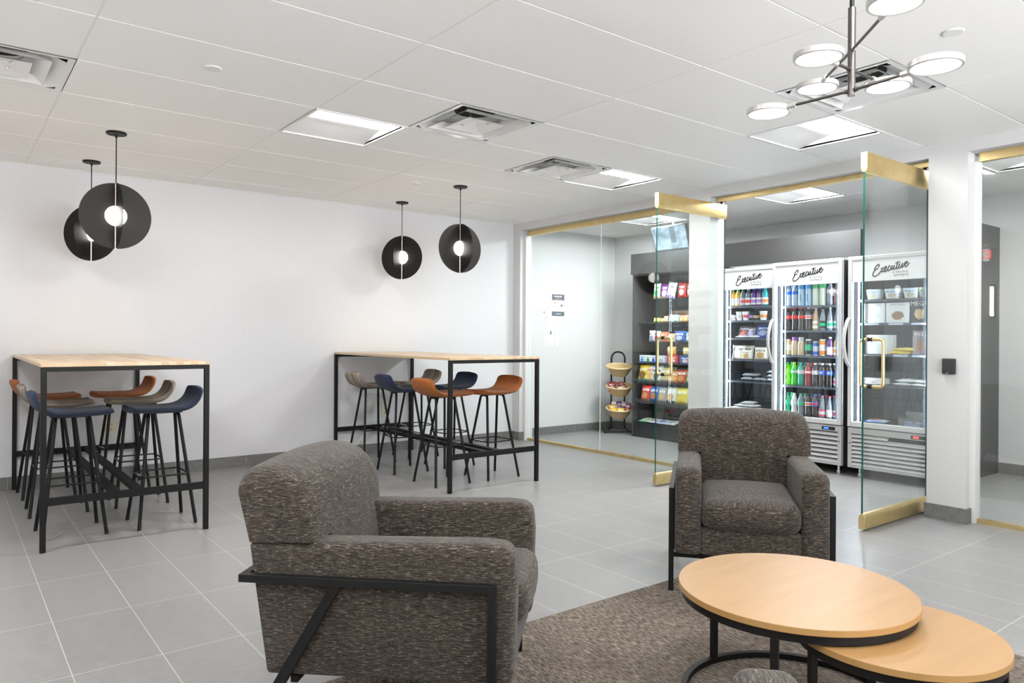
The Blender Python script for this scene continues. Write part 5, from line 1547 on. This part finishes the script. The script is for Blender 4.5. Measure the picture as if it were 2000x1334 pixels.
for x, z, lb in ((.08,.836,'lower white frozen pack left of the pair'), (.225,.836,'lower white frozen pack near the pier'), (.10,.866,'upper white frozen pack left of the pair'), (.235,.866,'upper white frozen pack near the pier')):
    lput(bag(.16,.13,.028,art('art_frost_white',(.78,.80,.82),(.72,.74,.76),(.74,.76,.78)),'food_pack'), rgt, x, .085, z, -1.54, 0, lb+' on the fourth shelf of the right cooler', 'food pack', GR)
lput(bag(.19,.12,.03,art('art_frost_blue',(.70,.76,.82),(.6,.2,.15),(.1,.25,.55)),'food_pack'), rgt, -.165, .10, .494, -1.5, 0, 'blue and red frozen pack lying at the bottom left of the right cooler', 'food pack', GR)
o = carton(.24,.16,.115,mat('clear_grey_card',(.16,.15,.15),.4),'display_tray',True)
lput(o, rgt, .16, .19, .479, 0, .06, 'dark open display tray with blue labels at the bottom of the right cooler', 'display tray', GR)
m = MB().box(-.07,-.01,-.0822,-.080,.030,.045); m.box(.02,.07,-.0822,-.080,.030,.045); m.box(-.07,.06,-.0822,-.080,.008,.022); m.build('label', mat('label_slate_blue',(.30,.34,.55),.5), o)
for c_, k in ((lft,0),(rgt,1)):
    pass

# price strips on the right cooler shelves are part of the shelves (clear tags)
for x, z in ((-.175,1.338),(.03,1.338),(.22,1.338),(.07,1.068),(.225,1.068)):
    MB().box(x-.06, x+.06, .0795, .0815, z, z+.018).build('price_tag', mat('price_tag',(.62,.68,.85),.3), rgt)

# ------------------------------------------------------------------ exit sign and lamps that show only in the panes
ex = thing('exit_sign', 'white exit sign with red letters hung from the ceiling, mirrored in the right hand pane', 'exit sign', (-1.0, 4.36, CEIL))
MB().box(-.02, .02, -.155, .155, -.205, -.010).build('housing', WHITEP, ex, bevel=.004)
MB().box(-.015, .015, -.05, .05, -.012, 0).build('canopy', WHITEP, ex)
MB().box(.0195, .0206, -.145, .145, -.195, -.02).build('lit_face', m_emit('exit_face_lit', (1,.95,.9), 5.0), ex)
text_part('lettering', 'EXIT', .175, m_emit('exit_red', (1,.05,.03), 14.0), ex, (.0212, .0, -.105), (PI/2, 0, PI/2), .0004)
for s in (-1,):
    lm = MB().lathe([(.0001,0),(.035,.0),(.04,.02),(.03,.05)], 16, M=Matrix.Translation((.02,-.185,-.06)) @ Matrix.Rotation(PI/2, 4, 'Y')).build('emergency_lamp', CLEAR, ex)
sc1 = thing('wall_sconce', 'slim upright lit wall sconce, mirrored in the right hand pane', 'sconce', (XW0, 4.22, 1.775))
MB().box(0, .03, -.035, .035, -.25, .25).build('back_plate', BLACK, sc1, bevel=.003)
MB().tube([(.06,0,-.215),(.06,0,.215)], .024, 14).build('tube_lamp', SCONCE, sc1)

# ------------------------------------------------------------------ camera
cam = bpy.data.cameras.new('camera'); co = bpy.data.objects.new('camera', cam); C.objects.link(co)
yaw, roll = .9137, .0069
fw = Vector((math.cos(yaw), math.sin(yaw), 0)); rt = Vector((math.sin(yaw), -math.cos(yaw), 0)); up_ = Vector((0,0,1))
rt2 = rt*math.cos(roll)+up_*math.sin(roll); up2 = up_*math.cos(roll)-rt*math.sin(roll)
Mx = Matrix((rt2, up2, -fw)).transposed().to_4x4(); Mx.translation = (0,0,1.2197)
co.matrix_world = Mx
cam.sensor_fit = 'HORIZONTAL'; cam.sensor_width = 36; cam.lens = 36*1441.1/2000
cam.shift_y = -(667-656.81)/2000
cam.clip_start = .05
SC.camera = co

# ------------------------------------------------------------------ light and look
w = bpy.data.worlds.new('world'); SC.world = w; w.use_nodes = True
wt = w.node_tree; bg = wt.nodes['Background']
# daylight for the added rear windows, lower half made brighter to light the ceiling
tcw = N(wt, 'ShaderNodeTexCoord'); spw = N(wt, 'ShaderNodeSeparateXYZ'); L(wt, tcw.outputs['Generated'], spw.inputs[0])
bg.inputs['Color'].default_value = (.97,.98,1,1)
L(wt, math_(wt, 'MULTIPLY_ADD', math_(wt, 'LESS_THAN', spw.outputs[2], 0.0), 11.5, 2.5), bg.inputs['Strength'])
SC.view_settings.view_transform = 'Standard'; SC.view_settings.look = 'None'
SC.view_settings.gamma = 1; SC.view_settings.use_curve_mapping = False
SC.view_settings.exposure = 0.16
cy = SC.cycles
cy.max_bounces = 10; cy.diffuse_bounces = 8; cy.glossy_bounces = 5; cy.transparent_max_bounces = 24; cy.transmission_bounces = 4
cy.sample_clamp_indirect = 6; cy.caustics_reflective = False; cy.caustics_refractive = False
cy.use_denoising = True
